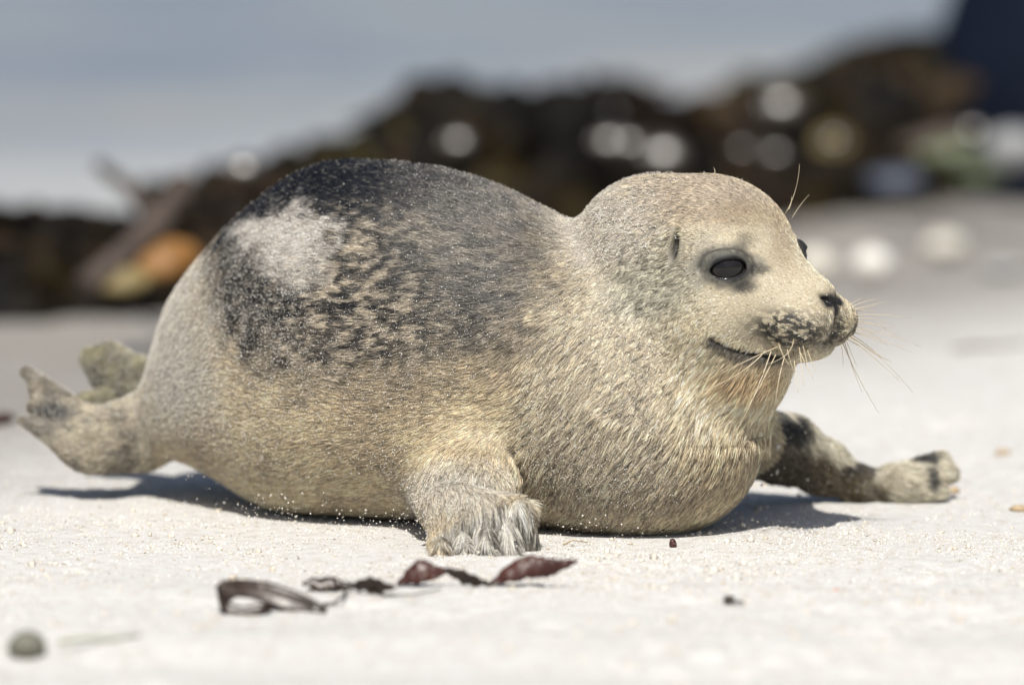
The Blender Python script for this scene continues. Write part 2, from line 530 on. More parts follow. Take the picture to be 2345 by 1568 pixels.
def polygonise(field, lo, hi, h, coarse=5, margin=0.016):
    lo = np.asarray(lo, dtype=np.float64)
    n = (np.ceil((np.asarray(hi) - lo) / (h * coarse)).astype(int)) * coarse
    nb = n // coarse
    bc = np.stack(np.meshgrid(*[lo[k] + (np.arange(nb[k]) + 0.5) * h * coarse for k in range(3)], indexing='ij'), -1).reshape(-1, 3)
    fc = np.concatenate([field(c) for c in np.array_split(bc, max(1, len(bc) // 300000))])
    D = np.repeat(np.repeat(np.repeat(fc.reshape(nb).astype(np.float32), coarse, 0), coarse, 1), coarse, 2)
    act = np.argwhere(np.abs(fc.reshape(nb)) < margin)
    off = np.stack(np.meshgrid(*[np.arange(coarse)] * 3, indexing='ij'), -1).reshape(-1, 3)
    for ch in np.array_split(act, max(1, len(act) * coarse ** 3 // 300000)):
        ijk = (ch[:, None, :] * coarse + off[None]).reshape(-1, 3)
        D[ijk[:, 0], ijk[:, 1], ijk[:, 2]] = field(lo + ijk * h)
    s = D < 0
    cnt = np.zeros(tuple(n - 1), dtype=np.int8)
    for dx in (0, 1):
        for dy in (0, 1):
            for dz in (0, 1):
                cnt += s[dx:n[0] - 1 + dx, dy:n[1] - 1 + dy, dz:n[2] - 1 + dz]
    cells = np.argwhere((cnt > 0) & (cnt < 8))
    vid = np.full(tuple(n - 1), -1, dtype=np.int32)
    vid[cells[:, 0], cells[:, 1], cells[:, 2]] = np.arange(len(cells))
    acc = np.zeros((len(cells), 3)); num = np.zeros(len(cells))
    for ax in range(3):
        for o1 in (0, 1):
            for o2 in (0, 1):
                o = [0, 0, 0]
                oth = [k for k in range(3) if k != ax]
                o[oth[0]], o[oth[1]] = o1, o2
                a0 = cells + np.array(o)
                a1 = a0.copy(); a1[:, ax] += 1
                v0 = D[a0[:, 0], a0[:, 1], a0[:, 2]]; v1 = D[a1[:, 0], a1[:, 1], a1[:, 2]]
                x = (v0 < 0) != (v1 < 0)
                t = np.where(x, v0 / np.where(x, v0 - v1, 1), 0)
                p = np.array(o, dtype=float)[None].repeat(len(cells), 0); p[:, ax] += t
                acc += p * x[:, None]; num += x
    V = lo + (cells + acc / num[:, None]) * h
    faces = []
    for ax in range(3):
        b1, b2 = (ax + 1) % 3, (ax + 2) % 3
        sl0 = [slice(0, n[0]), slice(0, n[1]), slice(0, n[2])]; sl1 = list(sl0)
        sl0[ax] = slice(0, n[ax] - 1); sl1[ax] = slice(1, n[ax])
        s0, s1 = s[tuple(sl0)], s[tuple(sl1)]
        for flip, msk in ((False, s0 & ~s1), (True, ~s0 & s1)):
            e = np.argwhere(msk)
            e = e[(e[:, b1] > 0) & (e[:, b2] > 0) & (e[:, b1] < n[b1] - 1) & (e[:, b2] < n[b2] - 1)]
            def cell(d1, d2):
                c = e.copy(); c[:, b1] -= d1; c[:, b2] -= d2
                return vid[c[:, 0], c[:, 1], c[:, 2]]
            qd = np.stack([cell(1, 1), cell(0, 1), cell(0, 0), cell(1, 0)], 1)
            if flip: qd = qd[:, ::-1]
            faces.append(qd)
    F = np.concatenate(faces)
    F = F[(F >= 0).all(1)]
    return V, F
VOX = 0.0018
SV, SFc = polygonise(seal_field, (-0.54, -0.19, -0.02), (0.47, 0.47, 0.42), VOX)
print('seal mesh', len(SV), len(SFc), round(time.time() - T0, 1))
# normals from the field itself
def field_normals(P, e=0.0012):
    g = np.zeros((len(P), 3))
    for k in range(3):
        d = np.zeros(3); d[k] = e
        for c in np.array_split(np.arange(len(P)), max(1, len(P) // 200000)):
            g[c, k] = seal_field(P[c] + d) - seal_field(P[c] - d)
    return g / (np.linalg.norm(g, axis=1, keepdims=True) + 1e-12)
SN = field_normals(SV)
print('normals', round(time.time() - T0, 1))

# ------------------------------------------------------------------ the coat: colours, hair lengths and the sand caught in it, all in body space
def blob(x, y, cx, cy, rx, ry, soft=0.35, n=None):
    d = np.sqrt(((x - cx) / rx) ** 2 + ((y - cy) / ry) ** 2)
    if n is not None: d = d + n
    return 1 - sstep(1 - soft, 1 + soft, d)
def mixc(c, col, m):
    return c * (1 - m[:, None]) + np.asarray(col)[None] * m[:, None]
def coat(P, N):
    """-> colour (n,3), hair length (m), sand cover 0..1, fur mask 0..1"""
    x = P[:, 0] / S + 1172.5
    y = 1226 - P[:, 2] / S - P[:, 1] / S * 0.12      # height on the flank, counted downwards
    q = to_head(P.astype(np.float32)).astype(np.float64)
    am, lm, vm = q[:, 0], np.abs(q[:, 1]), q[:, 2]
    n_big = fbm(P, 22, 3, 1) - 0.5
    n_mid = fbm(P, 70, 3, 2) - 0.5
    P2 = P * np.array([0.55, 1, 1.0])
    n_spot = fbm(P2, 145, 2, 3)
    n_spot2 = fbm(P2, 190, 2, 4)
    n_fine = vnoise(P, 420, 5) - 0.5
    n_hair = vnoise(P * np.array([0.4, 1, 1]), 300, 6) - 0.5
    N_ = len(P)
    col = np.tile(np.array([0.67, 0.56, 0.385]), (N_, 1))
    col = mixc(col, (0.53, 0.44, 0.31), sstep(-0.06, 0.16, n_big))
    # head/neck region mask
    headm = blob(x, y, 1640, 650, 330, 330, 0.2)
    neckm = blob(x, y, 1380, 800, 230, 420, 0.35, n_mid * 0.3) * sstep(-50, 70, x - np.interp(y, [480, 700, 900, 1100], [1330, 1250, 1160, 1090]) + n_mid * 120)
    # rump and flank: sandy grey
    rump = (1 - sstep(400, 540, x + n_big * 160)) * (1 - sstep(900, 1060, y))
    col = mixc(col, (0.56, 0.525, 0.46), rump * 0.9)
    # dark saddle
    lim = np.interp(x, [380, 470, 560, 700, 850, 1000, 1150, 1260, 1340], [560, 720, 850, 890, 900, 880, 850, 790, 640])
    left = sstep(405, 500, x + n_mid * 110 + (y - 560) * -0.10)
    dark = (1 - sstep(-110, 70, y - lim + n_mid * 140 + n_big * 110)) * left * (1 - sstep(1130, 1370, x + n_mid * 260 + n_hair * 60))
    tone = mixc(np.tile(np.array([0.036, 0.035, 0.036]), (N_, 1)), (0.15, 0.135, 0.115), sstep(-0.12, 0.2, n_mid + n_hair * 0.5))
    tone = mixc(tone, (0.135, 0.125, 0.112), sstep(860, 1080, x + n_mid * 150) * 0.8)
    tone = mixc(tone, (0.15, 0.13, 0.105), sstep(640, 880, y + n_mid * 300) * 0.7)
    top = blob(x, y, 730, 400, 330, 120, 0.25, n_mid * 0.7 + n_hair * 0.2)
    topl = (1 - sstep(-20, 26, (y - np.interp(x, [400, 500, 560, 640, 720, 800, 900], [620, 545, 505, 468, 455, 480, 500])) + n_fine * 40)) * (1 - sstep(860, 960, x + n_mid * 150))
    top = np.maximum(top * 0.8, topl) * (x > 380)
    tone = mixc(tone, (0.010, 0.012, 0.018), np.clip(top, 0, 1))
    col = col * (1 - dark[:, None]) + tone * dark[:, None]
    # cream spots on the saddle
    sp = sstep(0.565, 0.63, n_spot) * sstep(560, 700, x) * sstep(440, 560, y) + 0.8 * sstep(0.60, 0.68, n_spot2) * sstep(600, 750, x) * sstep(420, 520, y)
    col = mixc(col, (0.58, 0.50, 0.39), np.clip(sp, 0, 1) * dark * 0.85 * (1 - 0.45 * sstep(900, 1080, x)))
    # pale patch of sand on the hip
    pp = blob(x, y, 662, 540, 96, 68, 0.5, n_mid * 1.4 + n_big * 0.5 + n_fine * 0.8)
    pp = np.maximum(pp, blob(x, y, 585, 505, 66, 24, 0.5, n_mid * 0.9 + n_fine * 0.5) * 0.8)
    pp = np.maximum(pp, blob(x, y, 690, 610, 60, 44, 0.6, n_mid * 0.9 + n_fine * 0.6) * 0.6)
    col = mixc(col, (0.68, 0.635, 0.575), np.clip(pp * 1.15, 0, 1))
    ub = blob(x, y, 1120, 545, 240, 150, 0.4, n_mid * 0.5) * (1 - headm)
    col = mixc(col, (0.185, 0.175, 0.162), ub * 0.7 * (0.5 + 0.9 * np.clip(n_hair + 0.5, 0, 1) * 0.5))
    # neck: dusty
    col = mixc(col, (0.60, 0.53, 0.41), neckm * 0.7)
    # crown
    crown = blob(x, y, 1600, 440, 190, 80, 0.5, n_mid * 0.6) * (vm > 20)
    col = mixc(col, (0.43, 0.36, 0.29), crown * 0.7)
    nape = blob(x, y, 1390, 520, 120, 90, 0.5, n_mid * 0.5)
    col = mixc(col, (0.60, 0.55, 0.48), nape * 0.7)
    # face
    face = headm * sstep(1480, 1580, x)
    col = mixc(col, (0.84, 0.73, 0.53), face * 0.85 * (1 - crown))
    cheek = blob(x, y, 1490, 660, 110, 75, 0.5, n_mid * 0.5)
    col = mixc(col, (0.44, 0.43, 0.355), cheek * 0.7)
    col = mixc(col, (0.36, 0.34, 0.29), blob(x, y, 1590, 590, 60, 60, 0.5) * 0.5)
    col = mixc(col, (0.43, 0.32, 0.20), blob(x, y, 1690, 490, 110, 26, 0.7, n_mid * 1.2) * 0.5)
    col = mixc(col, (0.46, 0.30, 0.15), blob(x, y, 1720, 865, 95, 36, 0.7, n_mid * 0.5) * 0.6)
    col = mixc(col, (0.38, 0.27, 0.18), blob(x, y, 1790, 560, 30, 60, 0.7, n_mid) * 0.45)
    # round the eyes
    e = np.stack([am, lm, vm], 1) - np.array(EYE)
    eh, ev, ed = e @ EYE_H, e @ EYE_V, e @ EYE_D
    er = np.sqrt((eh / 1.45) ** 2 + (ev) ** 2)
    eye_on = (ed > -10)
    lid = (1 - sstep(34, 41, er + n_fine * 6)) * eye_on
    halo = (1 - sstep(42, 60, er + n_mid * 40 + n_fine * 12)) * eye_on
    tear = np.maximum(blob(-eh, ev, 66, -6, 30, 13, 0.5, n_mid * 0.9), blob(-eh, ev, 40, -42, 30, 16, 0.5, n_mid * 0.9)) * eye_on
    brow = blob(-eh, ev, 46, 62, 24, 18, 0.6, n_mid * 1.0) * eye_on
    col = mixc(col, (0.25, 0.245, 0.215), halo * 0.6)
    col = mixc(col, (0.045, 0.043, 0.045), np.clip(tear * 0.8 + brow * 0.45, 0, 1))
    col = mixc(col, (0.13, 0.128, 0.108), lid * 0.9)
    col = mixc(col, (0.018, 0.017, 0.018), (1 - sstep(27, 33, er + np.where(ev < 0, -2.0, 1.0))) * eye_on)
    col = mixc(col, (0.028, 0.027, 0.028), np.exp(-((er - 42 + n_mid * 10) / 3.6) ** 2) * eye_on * (0.75 - 0.45 * (ev < 0)))
    farside = (q[:, 1] < -40) * eye_on
    col = mixc(col, (0.022, 0.021, 0.022), farside * (1 - sstep(38, 56, np.sqrt((eh / 1.2) ** 2 + (ev * 0.9) ** 2) + n_mid * 20)) * 0.9)
    # whisker pads: dark with pale flecks
    pad = np.exp(-(((am - 140) / 85) ** 2 + ((vm + 146) / 44) ** 2) ** 1.5) * (lm > 10)
    fl = vnoise(q * np.array([0.7, 1, 1.3]), 1 / 7.5, 8)
    col = mixc(col, (0.045, 0.043, 0.042), np.clip(pad * 1.5, 0, 1) * (1 - sstep(0.50, 0.64, fl)) * 0.95)
    nose = np.exp(-(((am - 180) / 44) ** 2 + ((lm - 17) / 25) ** 2 + ((vm + 82 + 0.2 * lm) / 18) ** 2) ** 1.4)
    nose = np.maximum(nose, np.exp(-(((am - 185) / 40) ** 2 + (lm / 13) ** 2 + ((vm + 98) / 32) ** 2) ** 1.4))
    nose = np.clip(nose * 1.5 + n_fine * 0.25 * (nose > 0.1), 0, 1)
    col = mixc(col, (0.022, 0.02, 0.021), nose)
    groove = np.exp(-(lm / 6) ** 2) * (am > 150) * sstep(-190, -150, vm) * (1 - sstep(-110, -95, vm))
    col = mixc(col, (0.05, 0.035, 0.03), groove * 0.8)
    mv = np.interp(am, MOUTH[:, 0], MOUTH[:, 1])
    mk = sstep(-34, -14, am) * (1 - sstep(195, 225, am)) * (am > -34)
    mouth = mk * np.exp(-((vm - mv + 2) / 9) ** 2) * (lm < 190)
    lip = mk * np.exp(-((vm - mv + 12) / 10) ** 2) * (am < 90)
    mouth = mouth * (1 - 0.75 * sstep(70, 130, am))
    col = mixc(col, (0.03, 0.026, 0.024), np.clip(mouth * 1.25, 0, 1))
    col = mixc(col, (0.085, 0.08, 0.075), lip * 0.75)
    ear = np.exp(-(((am + 114) / 12) ** 2 + ((vm - 35) / 32) ** 2) ** 1.5) * (lm > 120)
    col = mixc(col, (0.012, 0.011, 0.010), np.clip(ear * 1.3, 0, 1))
    earfur = np.exp(-(((am + 103) / 24) ** 2 + ((vm - 35) / 33) ** 2) ** 2) * (lm > 120)
    col = mixc(col, (0.68, 0.63, 0.50), np.exp(-(((am + 145) / 20) ** 2 + ((vm - 32) / 42) ** 2)) * (lm > 120) * 0.7)
    # far arm: dark blotches over cream, shade of its underside painted in brown
    far = (P[:, 1] > 0.17) & (x > 1640)
    fy = y
    fb = blob(x, fy, 1830, 985, 52, 34, 0.3, n_mid * 1.2) + blob(x, fy, 1975, 1080, 70, 22, 0.35, n_mid * 1.3) + blob(x, fy, 2150, 1050, 34, 14, 0.4, n_mid) + blob(x, fy, 2165, 1100, 16, 34, 0.4, n_mid)
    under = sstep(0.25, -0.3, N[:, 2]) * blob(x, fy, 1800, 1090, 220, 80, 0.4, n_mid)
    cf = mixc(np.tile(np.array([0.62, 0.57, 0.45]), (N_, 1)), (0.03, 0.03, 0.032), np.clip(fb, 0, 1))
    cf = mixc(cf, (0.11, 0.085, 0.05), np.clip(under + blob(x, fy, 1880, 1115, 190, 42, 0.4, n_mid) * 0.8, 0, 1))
    cf = mixc(cf, (0.72, 0.69, 0.60), blob(x, fy, 1752, 965, 26, 50, 0.4))
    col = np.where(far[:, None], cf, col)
    # near hand: silvery with brown
    hand = blob(x, y, 1120, 1200, 130, 80, 0.25, n_mid * 0.3) * (P[:, 1] < -0.075) * sstep(0, 12, (y - np.interp(x, [960, 1040, 1110, 1170, 1240], [1235, 1180, 1142, 1130, 1130])))
    hc = mixc(np.tile(np.array([0.66, 0.63, 0.56]), (N_, 1)), (0.13, 0.115, 0.095), sstep(0.0, 0.13, n_mid + (y - 1215) * 0.0012))
    col = col * (1 - hand[:, None]) + hc * hand[:, None]
    armm = blob(x, y, 1060, 1110, 105, 60, 0.5, n_mid * 0.6) * (P[:, 1] < -0.02)
    col = mixc(col, (0.62, 0.575, 0.50), armm * 0.8 * (1 - hand))
    # hind flippers
    hind = 1 - sstep(300, 350, x + n_mid * 60)
    hcol = mixc(np.tile(np.array([0.52, 0.46, 0.35]), (N_, 1)), (0.22, 0.195, 0.155), sstep(0.0, 0.2, n_mid * 0.6 + n_big * 0.8))
    hcol = mixc(hcol, (0.54, 0.47, 0.37), sstep(0.58, 0.68, n_spot2) * 0.45)
    hcol = mixc(hcol, (0.03, 0.03, 0.03), blob(x, y, 85, 940, 45, 22, 0.5, n_mid))
    col = col * (1 - hind[:, None]) + hcol * hind[:, None]
    farh = (P[:, 1] > 0.325) & (x < 360)
    hc2 = mixc(np.tile(np.array([0.34, 0.31, 0.19]), (N_, 1)), (0.17, 0.155, 0.10), sstep(-0.08, 0.16, n_mid * 0.6 + n_big * 0.6))
    col = np.where(farh[:, None], hc2, col)
    # hair length
    L = np.full(N_, 0.0095)
    L = L + 0.003 * neckm
    L = L * (1 - 0.45 * headm)
    facem = sstep(-120, 20, am) * (lm < 260) * headm
    L = L * (1 - 0.25 * facem)
    L = L * (1 - 0.6 * np.clip(halo + 0, 0, 1)) * (1 - 0.75 * np.clip(nose + mouth, 0, 1))
    L = L + hand * 0.012 - hind * 0.003
    L = np.where(top > 0.5, L * 0.7, L)
    thro = blob(x, y, 1650, 930, 130, 130, 0.5)
    L = L + thro * 0.009
    # sand caught in the fur
    sand_m = 0.12 + 0.9 * pp + 0.55 * rump + 0.75 * neckm * (1 - cheek) * (1 - headm * sstep(1460, 1560, x)) + 0.55 * nape
    sand_m = sand_m + 0.45 * blob(x, y, 560, 760, 150, 260, 0.6) + 0.16 * (1 - sstep(1000, 1200, x)) * sstep(600, 760, y)
    sand_m = sand_m + 1.1 * blob(x, y, 990, 1180, 70, 90, 0.5) * (1 - hand) + 0.8 * armm * (1 - hand)
    sand_m = sand_m * (1 - 0.85 * np.clip(topl, 0, 1)) * (1 - 0.9 * face * (y < 850)) * (1 - cheek)
    sand_m = sand_m * (1 - 0.7 * thro) * (1 - np.clip(earfur * 1.5, 0, 1)) * (1 - halo)
    sand_m = sand_m * np.where(n_fine + n_mid > -0.1, 1, 0.4)
    fur = 1 - np.clip(lid * 1.0 + nose * 0.9 + ear * 1.2 + earfur * 1.3 + mouth * 0.8, 0, 1)
    fur = fur * (P[:, 2] > 0.002)
    return col, L, np.clip(sand_m, 0, 1.3), fur, dict(clump=np.clip(0.45 + 0.5 * neckm + 0.7 * thro + 0.5 * blob(x, y, 1500, 1080, 330, 170, 0.5) + 0.6 * hand, 0, 1.1) * (1 - 0.5 * facem), hand=hand)

SC, SL, SS, SFur, SX = coat(SV, SN)
m_skin, nt, b = new_mat('seal_skin')
at = nt.nodes.new('ShaderNodeAttribute'); at.attribute_name = 'coat'
nz = noise_node(nt, 700, 3, 0.6, obj_coord(nt))
mm = nt.nodes.new('ShaderNodeMix'); mm.data_type = 'RGBA'; mm.blend_type = 'MULTIPLY'; mm.inputs['Factor'].default_value = 0.6
nt.links.new(at.outputs['Color'], mm.inputs['A'])
nt.links.new(ramp(nt, nz.outputs['Fac'], [(0.35, (0.55, 0.55, 0.55)), (0.65, (1.1, 1.1, 1.1))]), mm.inputs['B'])
nt.links.new(mm.outputs['Result'], b.inputs['Base Color'])
b.inputs['Roughness'].default_value = 0.6
b.inputs['Specular IOR Level'].default_value = 0.3
bump(nt, b, nz.outputs['Fac'], 0.4, 0.0006)

seal = empty('seal_pup', tuple(W(1172, 784, .1)[:2]) + (0.0,))
tag(seal, 'plump young spotted seal crawling on the pale sand with its head raised', 'seal')
ORG = np.array(seal.location)
def sub(P): return np.asarray(P) - ORG
body = mesh_np('body', sub(SV), SFc, m_skin, seal)
ca = body.data.attributes.new('coat', 'FLOAT_COLOR', 'POINT')
ca.data.foreach_set('color', np.concatenate([SC * 0.5, np.ones((len(SC), 1))], 1).astype(np.float32).ravel())
print('body', round(time.time() - T0, 1))

# ------------------------------------------------------------------ fur
tri = np.concatenate([SFc[:, [0, 1, 2]], SFc[:, [0, 2, 3]]])
A_, B_, C_ = SV[tri[:, 0]], SV[tri[:, 1]], SV[tri[:, 2]]
area = 0.5 * np.linalg.norm(np.cross(B_ - A_, C_ - A_), axis=1)
def sample_surface(n, weight):
    w = area * weight[tri].mean(1)
    c = np.cumsum(w); c /= c[-1]
    t = np.searchsorted(c, RNG.random(n))
    r1, r2 = np.sqrt(RNG.random(n)), RNG.random(n)
    w0, w1, w2 = 1 - r1, r1 * (1 - r2), r1 * r2
    def lerp(Z): return Z[tri[t, 0]] * w0[:, None] + Z[tri[t, 1]] * w1[:, None] + Z[tri[t, 2]] * w2[:, None]
    Pn = lerp(SV); Nn = lerp(SN)
    return Pn, Nn / np.linalg.norm(Nn, axis=1, keepdims=True)
# groom: hair lies from nose to tail, down the chest, along each limb
GUIDE = [((1940, 720, -.06), (1750, 600, -.02)), ((1750, 600, 0), (1560, 560, .04)), ((1560, 560, .04), (1380, 640, .06)), ((1380, 640, .06), (1250, 860, .06)),
         ((1250, 760, .08), (950, 790, .15)), ((950, 790, .15), (600, 850, .22)), ((600, 850, .22), (350, 960, .29)), ((350, 960, .29), (60, 900, .27)),
         ((1180, 480, .11), (800, 420, .19)), ((800, 420, .19), (520, 600, .26)), ((520, 600, .26), (390, 850, .28)),
         ((1700, 830, 0), (1560, 960, .03)), ((1600, 900, .03), (1440, 1100, .04)), ((1700, 1000, .05), (1560, 1180, .05)), ((1500, 850, -.05), (1330, 1020, -.06)),
         ((1350, 1000, -.05), (1240, 1200, -.04)), ((1050, 960, -.03), (1040, 1180, -.1)), ((1120, 1160, -.11), (1125, 1262, -.11)), ((1190, 1160, -.11), (1205, 1255, -.11)),
         ((1780, 1000, .2), (1950, 1100, .26)), ((1950, 1100, .26), (2170, 1085, .26)), ((330, 860, .34), (200, 830, .39)), ((1000, 1050, -.02), (700, 1110, .08))]
GA = np.array([W(*a) for a, b_ in GUIDE]); GB = np.array([W(*b_) for a, b_ in GUIDE])
GD = GB - GA; GLn = np.linalg.norm(GD, axis=1, keepdims=True); GDn = GD / GLn
def groom(P, N):
    acc = np.zeros_like(P)
    for i in range(len(GUIDE)):
        t = np.clip((P - GA[i]) @ GD[i] / (GLn[i, 0] ** 2), 0, 1)
        d2 = ((P - GA[i] - t[:, None] * GD[i]) ** 2).sum(1)
        acc += GDn[i] / (d2[:, None] + 0.0006) ** 2
    acc /= np.linalg.norm(acc, axis=1, keepdims=True) + 1e-9
    acc += np.array([0, 0, -0.22]) * sstep(-0.06, 0.09, P[:, 0])[:, None]
    flank = (1 - sstep(-0.06, 0.08, P[:, 0])) * sstep(-0.34, -0.26, P[:, 0]) * sstep(0.07, 0.13, P[:, 2])
    acc = acc * (1 - 0.75 * flank)[:, None] + np.array([-0.93, 0.36, 0.10]) * (0.75 * flank)[:, None]
    wob = np.stack([vnoise(P, 28, 41 + k) - 0.5 for k in range(3)], 1)
    acc += wob * 0.45
    acc -= (acc * N).sum(1, keepdims=True) * N
    return acc / (np.linalg.norm(acc, axis=1, keepdims=True) + 1e-9)
def cell_centre(P, size, seed):
    """nearest jittered cell point (clump centres)"""
    q = P / size
    i0 = np.floor(q).astype(np.int64)
    best = np.full(len(P), 1e9); bp = P.copy()
    for dx in (-1, 0, 1):
        for dy in (-1, 0, 1):
            for dz in (-1, 0, 1):
                c = i0 + np.array([dx, dy, dz])
                j = np.stack([_hash(c[:, 0], c[:, 1], c[:, 2], seed + k) / 4294967295.0 for k in range(3)], 1)
                pt = (c + j) * size
                d = ((pt - P) ** 2).sum(1)
                m = d < best
                best = np.where(m, d, best); bp = np.where(m[:, None], pt, bp)
    return bp
N_HAIR = 560000
vis = np.where(SN[:, 1] < 0.35, 1.0, 0.35) * (SN[:, 2] > -0.93)
q = to_head(SV.astype(np.float32))
dens = vis * SFur * (1 + 0.9 * (q[:, 0] > -260) * (np.abs(q[:, 1]) < 260) * (q[:, 2] > -330)) * (0.012 / np.clip(SL, 0.005, 0.02)) ** 0.5
HP, HN = sample_surface(N_HAIR, dens)
hc_, hl, hs, hfur, hx = coat(HP, HN)
gd = groom(HP, HN)
rnd = RNG.random(N_HAIR)
hl = hl * (0.65 + 0.6 * rnd)
rr = RNG.normal(size=(N_HAIR, 3))
lift = 0.07 + 0.07 * RNG.random(N_HAIR)
rr = rr * (1 - 0.6 * hx['hand'])[:, None]
d0 = gd + HN * (lift + 0.16)[:, None] + rr * 0.05
d1 = gd + HN * (lift - 0.06)[:, None] + rr * 0.07
d2 = gd + HN * (lift - 0.12)[:, None] + rr * 0.07
p0 = HP - HN * 0.0006
p1 = p0 + d0 * (hl * 0.33)[:, None]
p2 = p1 + d1 * (hl * 0.34)[:, None]
p3 = p2 + d2 * (hl * 0.33)[:, None]
# clumps
for size, amt in ((0.0070, 0.75), (0.0032, 0.45)):
    along = vnoise(HP, 150, 77)
    cc = cell_centre(HP, size, 71)
    if size > 0.005: clump_tone = 0.74 + 0.52 * (_hash((cc[:, 0] * 1e5).astype(np.int64), (cc[:, 1] * 1e5).astype(np.int64), (cc[:, 2] * 1e5).astype(np.int64), 5) / 4294967295.0)
    off = cc - HP
    off -= (off * HN).sum(1, keepdims=True) * HN
    off -= (off * gd).sum(1, keepdims=True) * gd * 0.6
    k = hx['clump'] * amt
    if size > 0.005: gap = np.linalg.norm(off, axis=1) / size
    p2 += off * (k * 0.55)[:, None]
    p3 += off * (k * 1.0)[:, None]
for p in (p1, p2, p3):
    p[:, 2] = np.maximum(p[:, 2], 0.0015)
PTS = np.stack([p0, p1, p2, p3], 1)
hcol = hc_ * ((0.66 + 1.08 * RNG.random(N_HAIR) ** 1.2) * (1 + (clump_tone - 1) * (0.35 + 0.65 * hx['clump'])))[:, None]
# single hairs paler or darker than their neighbours
pick = RNG.random(N_HAIR)
hcol = hcol * (1 - hx['clump'] * 0.42 * sstep(0.26, 0.52, gap))[:, None]  # gap shade and wet undercoat between clumps, put into the hair colour
qh = to_head(HP.astype(np.float32))
onhead = (qh[:, 0] > -300) & (np.abs(qh[:, 1]) < 260) & (qh[:, 2] > -260)
hcol = np.where((pick < np.where(onhead, 0.24, 0.10))[:, None], hcol * 0.42, hcol)
hcol = np.where((pick > 0.93)[:, None], hcol * 0.6 + np.array([0.55, 0.5, 0.41]) * 0.4, hcol)
hcv = bpy.data.hair_curves.new('fur')
hcv.add_curves([4] * N_HAIR)
hcv.attributes['position'].data.foreach_set('vector', np.ascontiguousarray(sub(PTS.reshape(-1, 3)), dtype=np.float32).ravel())
ra = hcv.attributes.new('radius', 'FLOAT', 'POINT') if 'radius' not in hcv.attributes else hcv.attributes['radius']
rbase = (0.00016 + 0.00010 * rnd) * (1 + 0.35 * np.clip(hx['clump'] - 0.5, 0, 1))
rad4 = np.stack([rbase, rbase * 0.95, rbase * 0.75, rbase * 0.22], 1)
ra.data.foreach_set('value', rad4.astype(np.float32).ravel())
cc_ = hcv.attributes.new('coat', 'FLOAT_COLOR', 'CURVE')
cc_.data.foreach_set('color', np.concatenate([np.clip(hcol, 0.004, 0.88), np.ones((N_HAIR, 1))], 1).astype(np.float32).ravel())
m_fur, nt, b = new_mat('seal_fur')
at = nt.nodes.new('ShaderNodeAttribute'); at.attribute_name = 'coat'
nt.links.new(at.outputs['Color'], b.inputs['Base Color'])
b.inputs['Roughness'].default_value = 0.33
b.inputs['Specular IOR Level'].default_value = 0.42
tl = nt.nodes.new('ShaderNodeBsdfTranslucent')
nt.links.new(at.outputs['Color'], tl.inputs['Color'])
ms = nt.nodes.new('ShaderNodeMixShader'); ms.inputs['Fac'].default_value = 0.28
out = [n for n in nt.nodes if n.type == 'OUTPUT_MATERIAL'][0]
nt.links.new(b.outputs[0], ms.inputs[1]); nt.links.new(tl.outputs[0], ms.inputs[2])
nt.links.new(ms.outputs[0], out.inputs['Surface'])
hcv.materials.append(m_fur)
fur = link(bpy.data.objects.new('fur', hcv), seal)
fur['kind'] = 'stuff'
print('fur', round(time.time() - T0, 1))

# ------------------------------------------------------------------ loose grains (small angular solids) gathered into one mesh
OCT_V = np.array([(1, 0, 0), (-1, 0, 0), (0, 1, 0), (0, -1, 0), (0, 0, 1), (0, 0, -1)], dtype=float)
OCT_F = np.array([(0, 2, 4), (2, 1, 4), (1, 3, 4), (3, 0, 4), (2, 0, 5), (1, 2, 5), (3, 1, 5), (0, 3, 5)])
def grains(name, C, r, mat, parent=None, cols=None):
    n = len(C)
    jit = 0.6 + 0.8 * RNG.random((n, 6, 1))
    R = RNG.normal(size=(n, 3, 3))
    Qm, _ = np.linalg.qr(R)
    V = np.einsum('nij,kj->nki', Qm, OCT_V) * jit * np.asarray(r).reshape(-1, 1, 1) * (0.7 + 0.6 * RNG.random((n, 1, 3)))
    V = (V + C[:, None, :]).reshape(-1, 3)
    F = (np.arange(n)[:, None, None] * 6 + OCT_F[None]).reshape(-1, 3)
    o = mesh_np(name, V, F, mat, parent, smooth=False)
    if cols is not None:
        a = o.data.attributes.new('tint', 'FLOAT_COLOR', 'POINT')
        a.data.foreach_set('color', np.concatenate([cols.repeat(6, 0), np.ones((n * 6, 1))], 1).astype(np.float32).ravel())
    return o
m_grain, nt, b = new_mat('sand_grain')
at = nt.nodes.new('ShaderNodeAttribute'); at.attribute_name = 'tint'
nt.links.new(at.outputs['Color'], b.inputs['Base Color'])
b.inputs['Roughness'].default_value = 0.35
b.inputs['Specular IOR Level'].default_value = 0.5
def grain_cols(n):
    pal = np.array([(0.80, 0.77, 0.71), (0.72, 0.68, 0.60), (0.64, 0.56, 0.45), (0.86, 0.85, 0.82), (0.50, 0.43, 0.34), (0.30, 0.26, 0.21)])
    k = RNG.choice(len(pal), n, p=[.34, .26, .14, .16, .07, .03])
    return pal[k] * (0.85 + 0.25 * RNG.random((n, 1)))
n = 90000
gp, gn = sample_surface(n, vis * SS * (SV[:, 2] > 0.01))
gp = gp + gn * (0.0004 + 0.0022 * RNG.random((n, 1)))
gr = 0.00026 + 0.00042 * RNG.random(n) ** 2.0
o = grains('sand_dusting', sub(gp), gr, m_grain, seal, grain_cols(n))
o['kind'] = 'stuff'

